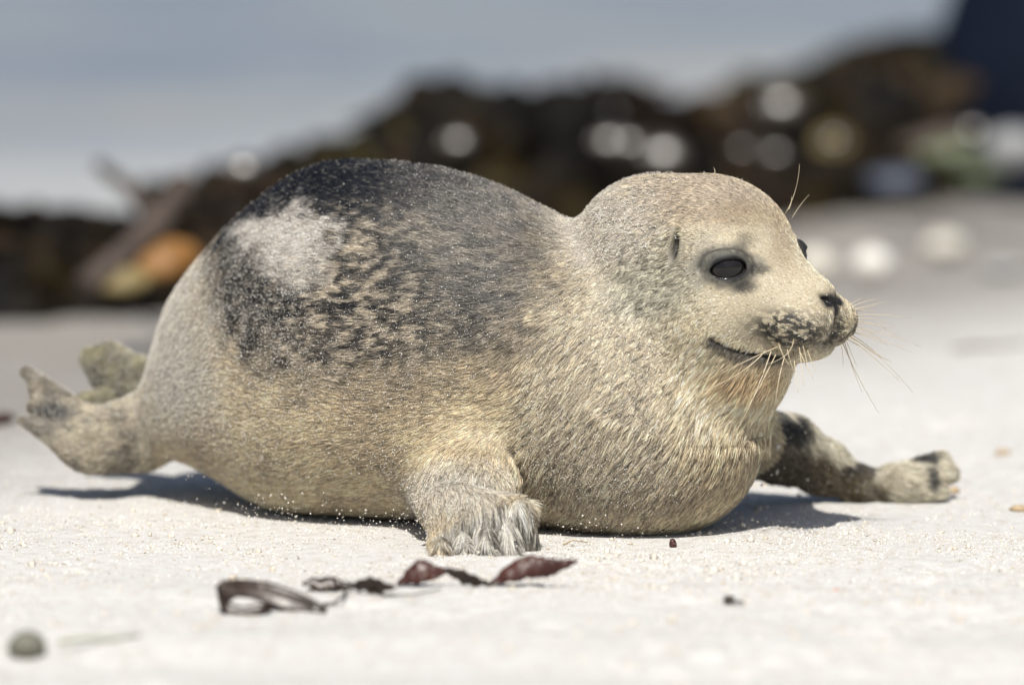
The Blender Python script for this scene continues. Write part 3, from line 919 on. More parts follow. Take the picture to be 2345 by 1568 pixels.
# ------------------------------------------------------------------ eyes
m_eye, nt, b = new_mat('wet_dark_eye')
b.inputs['Base Color'].default_value = (0.006, 0.0055, 0.006, 1)
b.inputs['Roughness'].default_value = 0.06
b.inputs['Specular IOR Level'].default_value = 0.4
nz = noise_node(nt, 60, 3, 0.5, obj_coord(nt))
nt.links.new(ramp(nt, nz.outputs['Fac'], [(0.3, (0.004, 0.004, 0.005)), (0.7, (0.016, 0.013, 0.012))]), b.inputs['Base Color'])
def uvsphere(r, n=32, m=20):
    V, F = [], []
    for i in range(m + 1):
        th = math.pi * i / m
        for j in range(n):
            ph = 2 * math.pi * j / n
            V.append((r * math.sin(th) * math.cos(ph), r * math.sin(th) * math.sin(ph), r * math.cos(th)))
    for i in range(m):
        for j in range(n):
            F.append((i * n + j, (i + 1) * n + j, (i + 1) * n + (j + 1) % n, i * n + (j + 1) % n))
    return V, F
for sgn in (1, -1):
    V, F = uvsphere(EYE_R * S)
    e = mesh_obj('eye', V, F, m_eye, seal)
    e.location = Vector(sub(from_head(EYE[0], sgn * EYE[1], EYE[2])))

m_rim, nt, b = new_mat('wet_lid')
nz = noise_node(nt, 500, 2, 0.5, obj_coord(nt))
nt.links.new(ramp(nt, nz.outputs['Fac'], [(0.3, (0.012, 0.011, 0.011)), (0.7, (0.035, 0.032, 0.030))]), b.inputs['Base Color'])
b.inputs['Roughness'].default_value = 0.12
bump(nt, b, nz.outputs['Fac'], 0.35, 0.0008)

# ------------------------------------------------------------------ whiskers, brow hairs, claws
m_whisk = simple_mat('whisker', (0.42, 0.34, 0.21), (0.62, 0.54, 0.40), 60, 0.35, 0.5, 0)
def tube(name, pts, r0, r1, mat, parent, sides=6):
    pts = [Vector(p) for p in pts]
    V, F = [], []
    n = len(pts)
    for i, p in enumerate(pts):
        t = (pts[min(i + 1, n - 1)] - pts[max(i - 1, 0)]).normalized()
        a = t.cross(Vector((0.31, 0.2, 0.93))).normalized(); c = t.cross(a)
        r = r0 + (r1 - r0) * i / (n - 1)
        for k in range(sides):
            an = 2 * math.pi * k / sides
            V.append(p + (a * math.cos(an) + c * math.sin(an)) * r)
    for i in range(n - 1):
        for k in range(sides):
            F.append((i * sides + k, i * sides + (k + 1) % sides, (i + 1) * sides + (k + 1) % sides, (i + 1) * sides + k))
    F.append(tuple(range(sides))[::-1]); F.append(tuple(range((n - 1) * sides, n * sides)))
    return mesh_obj(name, V, F, mat, parent)
def curve_pts(a, c, b_, n=10):
    a, c, b_ = np.asarray(a), np.asarray(c), np.asarray(b_)
    t = np.linspace(0, 1, n)[:, None]
    return (1 - t) ** 2 * a + 2 * t * (1 - t) * c + t ** 2 * b_
# start, bend, end on the frame (near side hang down in front of the throat, far side stand out to the right)
NEARW = [((1755, 800), (1700, 870), (1560, 912)), ((1770, 792), (1735, 900), (1688, 985)), ((1782, 800), (1745, 880), (1706, 942)), ((1800, 806), (1782, 860), (1776, 925)),
         ((1816, 805), (1822, 850), (1828, 900)), ((1830, 800), (1842, 830), (1862, 868)), ((1848, 798), (1856, 825), (1868, 850)), ((1790, 790), (1700, 828), (1648, 858)),
         ((1838, 790), (1846, 815), (1850, 846))]
FARW = [((1942, 770), (2010, 800), (2090, 898)), ((1944, 772), (2000, 815), (2060, 872)), ((1930, 785), (1960, 860), (2012, 945)), ((1934, 782), (1950, 840), (1975, 900)),
        ((1950, 752), (2030, 758), (2108, 794)), ((1950, 755), (2020, 775), (2090, 808)), ((1952, 735), (2010, 735), (2060, 772)), ((1952, 722), (2010, 716), (2086, 728)),
        ((1948, 712), (1985, 700), (2030, 690)), ((1945, 705), (1975, 690), (2010, 684)), ((1950, 730), (2000, 722), (2045, 745)), ((1946, 764), (1990, 790), (2020, 822)),
        ((1944, 700), (1960, 688), (1975, 682)), ((1938, 780), (1948, 805), (1962, 838)), ((1926, 790), (1932, 812), (1930, 838)), ((1950, 745), (1985, 750), (2030, 790))]
_rw = random.Random(5)
for _ in range(4):
    x0, y0 = _rw.uniform(1780, 1860), _rw.uniform(770, 800)
    NEARW.append(((x0, y0), (x0 + _rw.uniform(-25, 15), y0 + _rw.uniform(25, 50)), (x0 + _rw.uniform(-60, 35), y0 + _rw.uniform(45, 95))))
for _ in range(8):
    x0, y0 = _rw.uniform(1935, 1950), _rw.uniform(705, 780)
    FARW.append(((x0, y0), (x0 + _rw.uniform(20, 40), y0 + (y0 - 735) * 0.3 + _rw.uniform(-6, 8)), (x0 + _rw.uniform(50, 110), y0 + (y0 - 735) * 1.1 + _rw.uniform(0, 25))))
def near_y(px, py):
    """front of the head at this height of frame, found on the surface"""
    lo, hi = -0.20, 0.20
    ysn = np.linspace(lo, hi, 200)
    f = seal_field(np.array([W(px, py, y) for y in ysn]))
    k = np.argmax(f < 0)
    return ysn[k] if (f < 0).any() else None
for sgn in (1, -1):
    for up_ in (False,):
        pp_ = []
        for h in np.linspace(-39.5, 39.5, 17):
            hw = 22
            e_v = hw * max(0, 1 - (abs(h) / 41) ** 2.1) ** (1 / 2.1)
            e_v = (e_v if up_ else -e_v) - 4 - 0.10 * h
            d_ = math.sqrt(max(1, (EYE_R + 1.0) ** 2 - h * h - e_v * e_v))
            loc = np.array(EYE) + EYE_H * h + EYE_V * e_v + EYE_D * d_
            pp_.append(sub(from_head(loc[0], sgn * loc[1], loc[2])))
        tube('eyelid_rim', pp_, 0.0013 if up_ else 0.0017, 0.0013 if up_ else 0.0017, m_rim, seal, 8)
for (s_, c_, e_) in NEARW:
    y0 = near_y(*s_) or -0.08
    pts = curve_pts(W(*s_, y0 - 0.001), W(*c_, y0 - 0.035), W(*e_, y0 - 0.045))
    tube('whisker', [sub(p) for p in pts], 0.0006, 0.00018, m_whisk, seal)
for (s_, c_, e_) in FARW:
    y0 = near_y(*s_)
    if y0 is None: y0 = -0.055
    pts = curve_pts(W(*s_, y0 + 0.006), W(*c_, y0 + 0.02), W(*e_, y0 + 0.03))
    tube('whisker', [sub(p) for p in pts], 0.00048, 0.00014, m_whisk, seal)
for (s_, c_, e_) in [((1798, 490), (1828, 440), (1831, 376)), ((1812, 502), (1830, 470), (1853, 446)), ((1635, 402), (1640, 392), (1634, 384)), ((1806, 480), (1815, 462), (1812, 450)), ((1880, 640), (1886, 630), (1892, 622))]:
    y0 = near_y(s_[0] - 8, s_[1] + 8) or 0.0
    pts = curve_pts(W(*s_, y0 + 0.012), W(*c_, y0 + 0.012), W(*e_, y0 + 0.015))
    tube('brow_hair', [sub(p) for p in pts], 0.0004, 0.00012, m_whisk, seal)
m_claw = simple_mat('dark_claw', (0.02, 0.018, 0.017), (0.06, 0.055, 0.05), 80, 0.3, 0.5, 0.1)
def claw(a, b_, r, bend):
    a, b_ = np.asarray(a), np.asarray(b_)
    pts = curve_pts(a, (a + b_) / 2 + np.asarray(bend), b_, 6)
    tube('claw', [sub(p) for p in pts], r, r * 0.15, m_claw, seal, 8)
for i in range(5):
    d = NT[i] - NK[i]; d = d / np.linalg.norm(d)
    s0 = NT[i] - d * 0.006 + np.array([0.001, -0.0085, 0.004])
    claw(s0 + np.array([0.005, 0.004, -0.001]), s0 + np.array([0.008, -0.002, -0.0125]), 0.0026, (0, -0.002, 0))
for (k, t, Y, r0, r1) in HIND:
    a_, b_ = W(k[0], k[1], Y), W(t[0], t[1], Y + .006)
    d = (b_ - a_) / np.linalg.norm(b_ - a_)
    claw(b_ + d * 0.002, b_ + d * 0.007 + np.array([0, -0.002, 0.002]), 0.0020, (0, 0, .001))
print('details', round(time.time() - T0, 1))

# ------------------------------------------------------------------ seaweed
def kelp_mat(name, c0, c1, rough=0.25, spec=0.6, trans=0.0):
    m, nt, b = new_mat(name)
    v = obj_coord(nt)
    n = noise_node(nt, 35, 5, 0.6, v)
    nt.links.new(ramp(nt, n.outputs['Fac'], [(0.3, c0), (0.7, c1)]), b.inputs['Base Color'])
    b.inputs['Roughness'].default_value = rough
    b.inputs['Specular IOR Level'].default_value = spec
    bump(nt, b, n.outputs['Fac'], 0.4, 0.002)
    return m
def ribbon(name, mids, sides, mat, parent=None, thick=0.0012, cross=5, wave=0.0):
    """strip with thickness: mids = points along it, sides = half-width vectors"""
    mids = [Vector(m) for m in mids]; sides = [Vector(s) for s in sides]
    n = len(mids)
    V, F = [], []
    top = []
    for layer in (1, -1):
        for i in range(n):
            t = (mids[min(i + 1, n - 1)] - mids[max(i - 1, 0)]).normalized()
            nr = t.cross(sides[i]).normalized()
            for j in range(cross):
                u = -1 + 2 * j / (cross - 1)
                V.append(mids[i] + sides[i] * u + nr * (layer * thick * 0.5 + wave * math.sin(i * 1.3 + u * 1.7) * abs(u) + 0.18 * sides[i].length * (1 - u * u)))
    def vi(l, i, j): return l * n * cross + i * cross + j
    for i in range(n - 1):
        for j in range(cross - 1):
            F.append((vi(0, i, j), vi(0, i, j + 1), vi(0, i + 1, j + 1), vi(0, i + 1, j)))
            F.append((vi(1, i, j), vi(1, i + 1, j), vi(1, i + 1, j + 1), vi(1, i, j + 1)))
        F.append((vi(0, i, 0), vi(0, i + 1, 0), vi(1, i + 1, 0), vi(1, i, 0)))
        F.append((vi(0, i, cross - 1), vi(1, i, cross - 1), vi(1, i + 1, cross - 1), vi(0, i + 1, cross - 1)))
    for i in (0, n - 1):
        for j in range(cross - 1):
            F.append((vi(0, i, j), vi(1, i, j), vi(1, i, j + 1), vi(0, i, j + 1)))
    return mesh_obj(name, V, F, mat, parent)
m_k1 = kelp_mat('dried_brown_kelp', (0.012, 0.008, 0.006), (0.035, 0.019, 0.012), 0.35, 0.35)
def salted(m):
    nt = m.node_tree; b = nt.nodes['Principled BSDF']
    n = noise_node(nt, 420, 3, 0.6, obj_coord(nt)); n2 = noise_node(nt, 40, 3, 0.6, obj_coord(nt))
    ml = nt.nodes.new('ShaderNodeMath'); ml.operation = 'MULTIPLY'
    nt.links.new(n.outputs['Fac'], ml.inputs[0]); nt.links.new(n2.outputs['Fac'], ml.inputs[1])
    mr = nt.nodes.new('ShaderNodeMapRange'); mr.inputs['From Min'].default_value = 0.31; mr.inputs['From Max'].default_value = 0.40; mr.inputs['To Max'].default_value = 0.4
    nt.links.new(ml.outputs[0], mr.inputs['Value'])
    mx = nt.nodes.new('ShaderNodeMix'); mx.data_type = 'RGBA'
    nt.links.new(mr.outputs[0], mx.inputs['Factor'])
    nt.links.new(b.inputs['Base Color'].links[0].from_socket, mx.inputs['A'])
    mx.inputs['B'].default_value = (0.42, 0.39, 0.34, 1)
    nt.links.new(mx.outputs['Result'], b.inputs['Base Color'])
m_k2 = kelp_mat('dried_red_kelp', (0.026, 0.009, 0.007), (0.070, 0.022, 0.015), 0.40, 0.3)
def pt(px, py, dz=0.0):
    p = G(px, py)
    z = float(sand_height(np.array([p[0]]), np.array([p[1]]))[0])
    p = G(px, py, z)
    return np.array([p[0], p[1], z + dz])
salted(m_k1); salted(m_k2)
frond = empty('dried_kelp', tuple(pt(900, 1375)))
tag(frond, 'twisted dark red dried kelp strand lying on the sand before the seal', 'seaweed')
FO = np.array(frond.location)
# curled strap: runs left, loops round and comes back underneath
strap_path = [(748, 1390, .000, 6), (715, 1381, .006, 12), (680, 1373, .010, 17), (645, 1363, .013, 20), (610, 1350, .015, 18), (575, 1341, .015, 15), (543, 1338, .012, 15),
              (518, 1345, .006, 18), (505, 1362, .000, 22), (508, 1380, -.006, 19), (525, 1391, -.009, 13), (555, 1392, -.010, 8), (590, 1388, -.010, 10), (622, 1384, -.009, 7)]
SY = G(620, 1396)[1]
sp_, ss_ = [], []
for i, (px, py, dy, w) in enumerate(strap_path):
    p = W(px, py, SY + dy)
    p[2] += float(sand_height(np.array([p[0]]), np.array([p[1]]))[0])
    sp_.append(p - FO)
    ss_.append(np.array([-0.35 if 7 <= i <= 9 else 0.12, 0.45, 0.9]) * w * 1.3 * S)
ribbon('strap', sp_, ss_, m_k1, frond, 0.0016)
def blade(prof, mat, lean, dy=0.0):
    """twisted leaf: prof = (px, upper edge, lower edge)"""
    Yg = G(1000, max(p[2] for p in prof) + 3)[1] + dy
    mids, sd = [], []
    A3 = np.array(prof, dtype=float); tt = np.linspace(0, len(prof) - 1, (len(prof) - 1) * 4 + 1); ii = np.arange(len(prof))
    A3 = np.stack([np.interp(tt, ii, A3[:, k]) for k in range(3)], 1)
    A3[1:-1] = (A3[:-2] + 2 * A3[1:-1] + A3[2:]) / 4
    A3[2:-2, 1:] += RNG.normal(size=(len(A3) - 4, 2)) * 1.3
    for i, (px, t, b_) in enumerate(A3):
        i = i / 4
        ly = lean * (0.6 + 0.4 * math.sin(i * 0.8))
        up = np.array([0.06 * math.sin(i), ly, 1.0])
        p = W(px, (t + b_) / 2, Yg)
        p[2] += float(sand_height(np.array([p[0]]), np.array([p[1]]))[0])
        hh = max(b_ - t, 4) * S * 0.5 * 0.95
        p[2] = max(p[2], hh * 0.8)
        mids.append(p - FO); sd.append(up * hh)
    ribbon('blade', mids, sd, mat, frond, 0.0014, 7, 0.0014)
blade([(693, 1338, 1344), (712, 1330, 1350), (740, 1327, 1356), (765, 1329, 1357), (785, 1337, 1355), (808, 1345, 1352)], m_k1, 0.7)
blade([(806, 1345, 1356), (830, 1331, 1358), (852, 1327, 1366), (870, 1333, 1363), (890, 1343, 1357), (910, 1348, 1352)], m_k1, -0.6)
blade([(910, 1345, 1352), (928, 1322, 1350), (948, 1300, 1347), (968, 1293, 1343), (985, 1299, 1341), (1002, 1309, 1336), (1024, 1313, 1323)], m_k2, 0.5)
blade([(1018, 1311, 1322), (1040, 1314, 1338), (1065, 1320, 1349), (1090, 1330, 1353), (1112, 1341, 1353), (1130, 1346, 1351)], m_k1, -0.5)
blade([(1122, 1345, 1352), (1145, 1324, 1347), (1170, 1302, 1342), (1200, 1288, 1337), (1230, 1285, 1331), (1255, 1287, 1333), (1275, 1292, 1323), (1300, 1289, 1309), (1324, 1291, 1296)], m_k2, 0.6)
tube('stalk', [p - FO for p in [pt(742, 1392, .004), pt(765, 1388, .003), pt(785, 1374, .004), pt(797, 1358, .006), pt(806, 1350, .007)]], 0.0016, 0.0011, m_k1, frond)
tube('stalk', [p - FO for p in [pt(800, 1352, .006), pt(880, 1368, .002), pt(950, 1364, .0015), pt(1010, 1352, .002)]], 0.0012, 0.0006, m_k1, frond)

# ------------------------------------------------------------------ pebbles, shells and scraps on the sand
def lump(name, loc, size, mat, seed=0, sq=1.0, rot=0.0, rough=0.18, sub_=3, parent=None):
    bm = bmesh.new()
    bmesh.ops.create_icosphere(bm, subdivisions=sub_, radius=1)
    V = np.array([v.co for v in bm.verts])
    k = 1 + rough * 2 * (fbm(V + seed * 3.7, 0.9, 3, seed) - 0.5)
    V = V * k[:, None] * np.array(size)
    for v, c in zip(bm.verts, V): v.co = c
    me = bpy.data.meshes.new(name)
    bm.to_mesh(me); bm.free()
    me.polygons.foreach_set('use_smooth', [True] * len(me.polygons))
    me.materials.append(mat)
    o = bpy.data.objects.new(name, me)
    o.location = loc
    o.rotation_euler = (0, 0, rot)
    return link(o, parent)
m_peb = simple_mat('olive_pebble', (0.085, 0.082, 0.062), (0.15, 0.145, 0.11), 120, 0.6, 0.4)
m_white = simple_mat('white_stone', (0.66, 0.63, 0.56), (0.82, 0.80, 0.75), 40, 0.55, 0.4)
m_cream = simple_mat('cream_stone', (0.52, 0.49, 0.41), (0.68, 0.65, 0.57), 40, 0.6, 0.4)
m_grey = simple_mat('grey_stone', (0.20, 0.205, 0.21), (0.30, 0.30, 0.30), 40, 0.6, 0.4)
m_pink = simple_mat('pink_shell', (0.45, 0.20, 0.16), (0.62, 0.33, 0.27), 200, 0.5, 0.4)
m_tan = simple_mat('tan_crumb', (0.30, 0.22, 0.13), (0.48, 0.37, 0.24), 200, 0.8, 0.2)
m_dk = simple_mat('dark_scrap', (0.03, 0.022, 0.018), (0.075, 0.055, 0.042), 200, 0.5, 0.4)
tag(lump('pebble', pt(62, 1484, .001), (0.0180, 0.012, 0.0135), m_peb, 3, rot=0.2), 'olive grey rounded pebble half sunk in the sand at lower left', 'pebble')
STONES = [((1995, 628), (0.030, 0.03, 0.026), m_white, 'bright white round stone on the damp sand beyond the muzzle'),
          ((2166, 580), (0.044, 0.03, 0.019), m_cream, 'broad flat cream stone, farthest right of the pale stones'),
          ((1868, 632), (0.028, 0.03, 0.024), m_cream, 'cream stone half hidden behind the seal\'s face'),
          ((2295, 628), (0.030, 0.03, 0.012), m_grey, 'low grey stone on the damp sand near the right edge')]
for i, (p, sz_, m, lb) in enumerate(STONES):
    tag(lump('beach_stone', pt(p[0], p[1], sz_[2] * 0.6), sz_, m, 11 + i, rot=i), lb, 'stone', 'stones on the damp sand')
SCR = [('seaweed_scrap', (1540, 1252), (.0042, .003, .0055), m_k2, 'tiny dark red weed scrap standing on sand in front of the chest', 'seaweed'),
       ('seaweed_scrap', (1668, 1375), (.0060, .004, .0035), m_dk, 'small dark weed crumb on the sand below the chest shadow', 'seaweed'),
       ('shell_fragment', (1915, 1354), (.0050, .003, .0022), m_pink, 'tiny pinkish shell fragment on the right foreground sand', 'shell'),
       ('shell_fragment', (152, 1291), (.0075, .003, .0016), m_white, 'thin white shell sliver on the sand left of the seal', 'shell'),
       ('sand_crumb', (2334, 1170), (.0100, .008, .0045), m_tan, 'tan crumb of caked sand at the right edge beside the flipper', 'sand crumb'),
       ('sand_crumb', (2296, 1040), (.0095, .008, .0040), m_tan, 'tan crumb of caked sand beyond the outstretched flipper tip', 'sand crumb'),
       ('seaweed_scrap', (6, 970), (.022, .012, .010), m_k2, 'dark brown weed lump at the left edge beyond the hind flippers', 'seaweed'),
       ('sand_crumb', (2183, 1128), (.0085, .007, .0050), m_tan, 'crumb of sand pushed up by the far flipper claws', 'sand crumb'),
       ('seaweed_scrap', (1690, 1378), (.0085, .002, .0012), m_dk, 'thin dark weed shred beside the small dark crumb', 'seaweed')]
for i, (nm, p, sz_, m, lb, ct) in enumerate(SCR):
    tag(lump(nm, pt(p[0], p[1], sz_[2] * 0.5), sz_, m, 31 + i, rough=0.5, sub_=2, rot=i * 0.7), lb, ct)
tw = empty('twig', tuple(pt(1315, 1246)))
tube('stem', [pt(1290, 1248, .001) - np.array(tw.location), pt(1312, 1243, .003) - np.array(tw.location), pt(1345, 1243, .001) - np.array(tw.location)], .0008, .0005, m_tan, tw)
tag(tw, 'short thin tan twig on the sand right of the near flipper', 'twig')
m_drift = simple_mat('grey_driftweed', (0.13, 0.115, 0.09), (0.22, 0.195, 0.16), 90, 0.7, 0.3)
tw = empty('weed_strand', tuple(pt(2260, 802)))
ws = [pt(2180, 806, .003), pt(2230, 800, .005), pt(2290, 800, .004), pt(2345, 794, .004)]
tube('stem', [p - np.array(tw.location) for p in ws], .003, .002, m_drift, tw)
tag(tw, 'long thin grey brown weed strand on sand at the right edge', 'seaweed')
tw = empty('weed_strand', tuple(pt(225, 1468)))
ws = [pt(135, 1470, .001), pt(190, 1466, .002), pt(250, 1466, .002), pt(320, 1460, .002)]
m_green = simple_mat('faded_green_weed', (0.33, 0.34, 0.27), (0.48, 0.475, 0.40), 60, 0.7, 0.3)
tube('stem', [p - np.array(tw.location) for p in ws], .003, .002, m_green, tw)
tag(tw, 'faded green weed strand half buried beside the olive pebble', 'seaweed')

# grains lying loose on the sand where it is sharp, and thrown up by the crawling seal
n = 60000
gx = RNG.uniform(-0.62, 0.62, n); gy = -0.10 + RNG.normal(size=n) * 0.28
P3 = np.stack([gx, gy, 0 * gx], 1)
keep = RNG.random(n) < sstep(0.38, 0.62, fbm(P3, 12, 3, 51)) + 0.12
gx, gy = gx[keep], gy[keep]
gz = sand_height(gx, gy)
r = 0.00028 + 0.0012 * RNG.random(len(gx)) ** 3.0
tag(grains('sand_grains', np.stack([gx, gy, gz + r * 0.5], 1), r, m_grain, None, grain_cols(len(gx))), 'loose coarse grains scattered over the sand round the seal', 'sand', kind='stuff')
n = 2400
gx = RNG.uniform(-0.60, 0.60, n); gy = -0.15 + RNG.normal(size=n) * 0.35
P3 = np.stack([gx, gy, 0 * gx], 1)
keep = RNG.random(n) < sstep(0.46, 0.62, fbm(P3, 9, 3, 53))
gx, gy = gx[keep], gy[keep]
r = 0.0011 + 0.0034 * RNG.random(len(gx)) ** 3
cl = grain_cols(len(gx)) * 0.3 + np.array([.42, .37, .30])
tag(grains('sand_clods', np.stack([gx, gy, sand_height(gx, gy) + r * 0.25], 1), r, m_grain, None, cl), 'small caked crumbs of sand lying about the seal', 'sand', kind='stuff')
sp = []
for (cx, cy, sx_, sy_, Y, k) in [(690, 1180, 100, 24, .06, 170), (850, 1205, 80, 24, .0, 50), (600, 1155, 60, 25, .1, 60), (940, 1215, 26, 24, -.08, 90), (1340, 1212, 90, 16, -.06, 70),
                                 (1760, 1090, 60, 40, .16, 26), (1700, 1200, 40, 18, .05, 14), (450, 1090, 60, 30, .2, 14), (1120, 1262, 80, 6, -.13, 90)]:
    for _ in range(k):
        sp.append(W(RNG.normal(cx, sx_), RNG.normal(cy, sy_), Y + RNG.normal() * 0.05))
big_ = [W(1780, 1024, .15), W(1780, 1080, .15), W(1714, 1075, .14), W(1702, 1201, .05), W(1660, 1196, .05), W(1722, 1190, .06), W(852, 1217, -.02), W(1310, 1243, -.08), W(1850, 1098, .16), W(1745, 1110, .12)]
sp = np.array(sp + big_)
r = np.concatenate([0.0004 + 0.0009 * RNG.random(len(sp) - len(big_)) ** 2, np.array([.0032, .0034, .0026, .0038, .002, .0018, .0022, .0024, .0018, .002])])
ok = sp[:, 2] > 0.002
tag(grains('flying_sand', sp[ok], r[ok], m_grain, None, grain_cols(ok.sum()) * 0.2 + np.array([.62, .58, .5])), 'sand grains thrown into the air under the crawling seal', 'sand', kind='stuff')
print('foreground', round(time.time() - T0, 1))

# ------------------------------------------------------------------ heaps of wet seaweed along the tide line
KM = dict(black=kelp_mat('wet_black_kelp', (0.005, 0.004, 0.003), (0.018, 0.011, 0.007), 0.6, 0.1),
          brown=kelp_mat('wet_brown_kelp', (0.018, 0.011, 0.005), (0.040, 0.024, 0.010), 0.6, 0.12),
          olive=kelp_mat('olive_kelp', (0.022, 0.019, 0.005), (0.050, 0.040, 0.012), 0.6, 0.12),
          orange=kelp_mat('orange_kelp', (0.15, 0.065, 0.014), (0.27, 0.13, 0.03), 0.5, 0.4),
          tan=kelp_mat('tan_kelp', (0.15, 0.115, 0.045), (0.24, 0.185, 0.08), 0.5, 0.4),
          green=kelp_mat('sea_lettuce', (0.06, 0.08, 0.035), (0.11, 0.13, 0.07), 0.4, 0.4),
          grey=kelp_mat('grey_stalk', (0.045, 0.034, 0.028), (0.10, 0.076, 0.062), 0.6, 0.2))
m, nt, b = new_mat('matted_weed')
v = obj_coord(nt)
n1 = noise_node(nt, 7, 3, 0.6, v); n2 = noise_node(nt, 40, 4, 0.6, v)
nt.links.new(ramp(nt, n1.outputs['Fac'], [(0.46, (0.004, 0.0035, 0.003)), (0.58, (0.012, 0.008, 0.004)), (0.66, (0.028, 0.020, 0.006)), (0.74, (0.008, 0.007, 0.006))]), b.inputs['Base Color'])
b.inputs['Roughness'].default_value = 0.62
b.inputs['Specular IOR Level'].default_value = 0.1
bump(nt, b, n2.outputs['Fac'], 0.8, 0.01)
KM['matted'] = m
m_wet = kelp_mat('glistening_kelp', (0.02, 0.015, 0.012), (0.04, 0.03, 0.022), 0.26, 0.5)
def heap(px, base_py, wid, hgt, label, mix, n_fr, depth=0.28, seed=1):
    """a heap whose foot is seen at (px, base_py); wid, hgt in frame units"""
    rs = random.Random(seed)
    g = G(px, base_py, -0.03)
    sc = (g[1] - CAM_Y) / FPX
    w, h = wid * sc * 0.5, hgt * sc
    z0 = float(sand_height(np.array([g[0]]), np.array([g[1] + depth * 0.5]))[0])
    root = empty('seaweed_heap', (g[0], g[1] + depth * 0.5, z0))
    tag(root, label, 'seaweed heap', 'seaweed heaps along the tide line')
    # matted core
    bm = bmesh.new()
    bmesh.ops.create_icosphere(bm, subdivisions=5, radius=1)
    V = np.array([v.co for v in bm.verts])
    k = 1 + 0.95 * (fbm(V * np.array([1.2, 1, 1]) + seed * 5.1, 2.0, 4, seed) - 0.5)
    V[:, 2] = np.sign(V[:, 2]) * np.abs(V[:, 2]) ** 0.55 * (1 + 0.22 * rs.uniform(-1, 1) * V[:, 0])
    V = V * k[:, None] * np.array((w * 1.55, depth * 0.6, h * 0.97))
    V[:, 2] = np.maximum(V[:, 2], -0.05)
    for v, c in zip(bm.verts, V): v.co = c
    me = bpy.data.meshes.new('mat_of_weed'); bm.to_mesh(me); bm.free()
    me.polygons.foreach_set('use_smooth', [True] * len(me.polygons))
    me.materials.append(KM['matted'])
    link(bpy.data.objects.new('mat_of_weed', me), root)
    for i in range(n_fr):
        m = KM[rs.choice(mix)]
        a0 = rs.uniform(0, 2 * math.pi); a1 = rs.uniform(-1, 1)
        x0 = rs.uniform(-0.95, 0.95) * w; y0 = rs.uniform(-0.5, 0.4) * depth
        ln = rs.uniform(0.12, 0.32); hw = rs.uniform(0.010, 0.030)
        dx, dy = math.cos(a0) * ln, math.sin(a0) * ln * 0.6
        mids, sd = [], []
        for j in range(7):
            t = j / 6 - 0.5
            x, y = x0 + dx * t + 0.02 * math.sin(j * 1.1 + i), y0 + dy * t
            rr_ = max(0.0, 1 - (x / (w * 1.55)) ** 2 - (y / (depth * 0.6)) ** 2)
            z = h * rr_ ** 0.28 * 0.97 + 0.012 * math.sin(j * 1.7 + i) + rs.uniform(0, 0.012)
            mids.append((x, y, z + 0.008))
            ww = hw * (0.4 + 0.6 * math.sin(math.pi * (0.12 + 0.8 * j / 6)))
            sv = Vector((-dy, dx, 0)).normalized() * ww + Vector((0, 0, rs.uniform(-0.5, 0.5) * ww))
            sd.append(sv)
        ribbon('frond', mids, sd, m, root, 0.003, 4, 0.004)
    return root
HEAPS = [
    (40, 715, 330, 205, 'dark low weed heap at the far left behind the hind flippers', ['black', 'black', 'brown'], 16, .30),
    (330, 700, 330, 170, 'brown weed heap with an orange patch left of the seal\'s rump', ['black', 'brown', 'brown', 'black'], 16, .30),
    (560, 660, 330, 240, 'black weed heap rising behind the seal\'s rump', ['black', 'brown', 'black', 'olive'], 16, .32),
    (800, 610, 330, 280, 'olive topped weed heap directly behind the seal\'s back', ['black', 'olive', 'olive', 'brown'], 18, .34),
    (1060, 560, 420, 345, 'brown topped tall weed heap behind the dip of the seal\'s back', ['black', 'olive', 'brown', 'black'], 22, .36),
    (1370, 520, 360, 335, 'tall dark brown weed heap above the seal\'s head', ['black', 'brown', 'black'], 22, .36),
    (1620, 490, 330, 235, 'low wet weed heap in the dip beside the tall brown one', ['black', 'brown', 'black', 'black'], 18, .34),
    (1850, 465, 380, 300, 'dark weed heap with a yellow olive patch right of the head', ['black', 'olive', 'brown', 'black'], 20, .36),
    (2080, 445, 360, 355, 'highest black weed heap below the dark blue boulder', ['black', 'black', 'olive', 'brown'], 20, .38),
    (2330, 420, 300, 360, 'brownish weed heap at the right edge under the boulder', ['black', 'brown', 'black', 'black'], 18, .36)]
HR_ = [heap(*h, seed=i + 2) for i, h in enumerate(HEAPS)]
# single fronds, stalks and leaves that can be told apart on and before the heaps
def leaf(name, px, py, Y, wid, hgt, mat, label, cat, tilt=0.5, roll=0.0, parent=None, group=None):
    c = W(px, py, Y)
    sc = (Y - CAM_Y) / FPX
    w, h = wid * sc * 0.5, hgt * sc * 0.5
    n = 9
    ax = np.array([math.cos(roll), 0, math.sin(roll)]); up = np.array([-math.sin(roll) * 0.8, tilt, math.cos(roll)]); up /= np.linalg.norm(up)
    root = empty(name, tuple(c))
    mids, sd = [], []
    for i in range(n):
        t = -1 + 2 * i / (n - 1)
        mids.append(ax * t * w + np.array([0, 0.015 * math.cos(t * 2), 0]))
        sd.append(up * h * max(0.12, math.sqrt(max(0, 1 - t * t))))
    ribbon('blade', mids, sd, mat, root, 0.004, 5, 0.004)
    tag(root, label, cat, group)
    return root
gl = 'loose fronds on the seaweed heaps'
leaf('kelp_frond', 385, 595, 2.05, 150, 90, KM['orange'], 'broad orange frond hanging on the brown weed heap left of the rump', 'seaweed', 0.5, 0.25, group=gl)
leaf('kelp_frond', 285, 645, 2.0, 130, 60, KM['tan'], 'pale yellow frond at the foot of the brown heap, below the orange one', 'seaweed', 0.6, 0.1, group=gl)
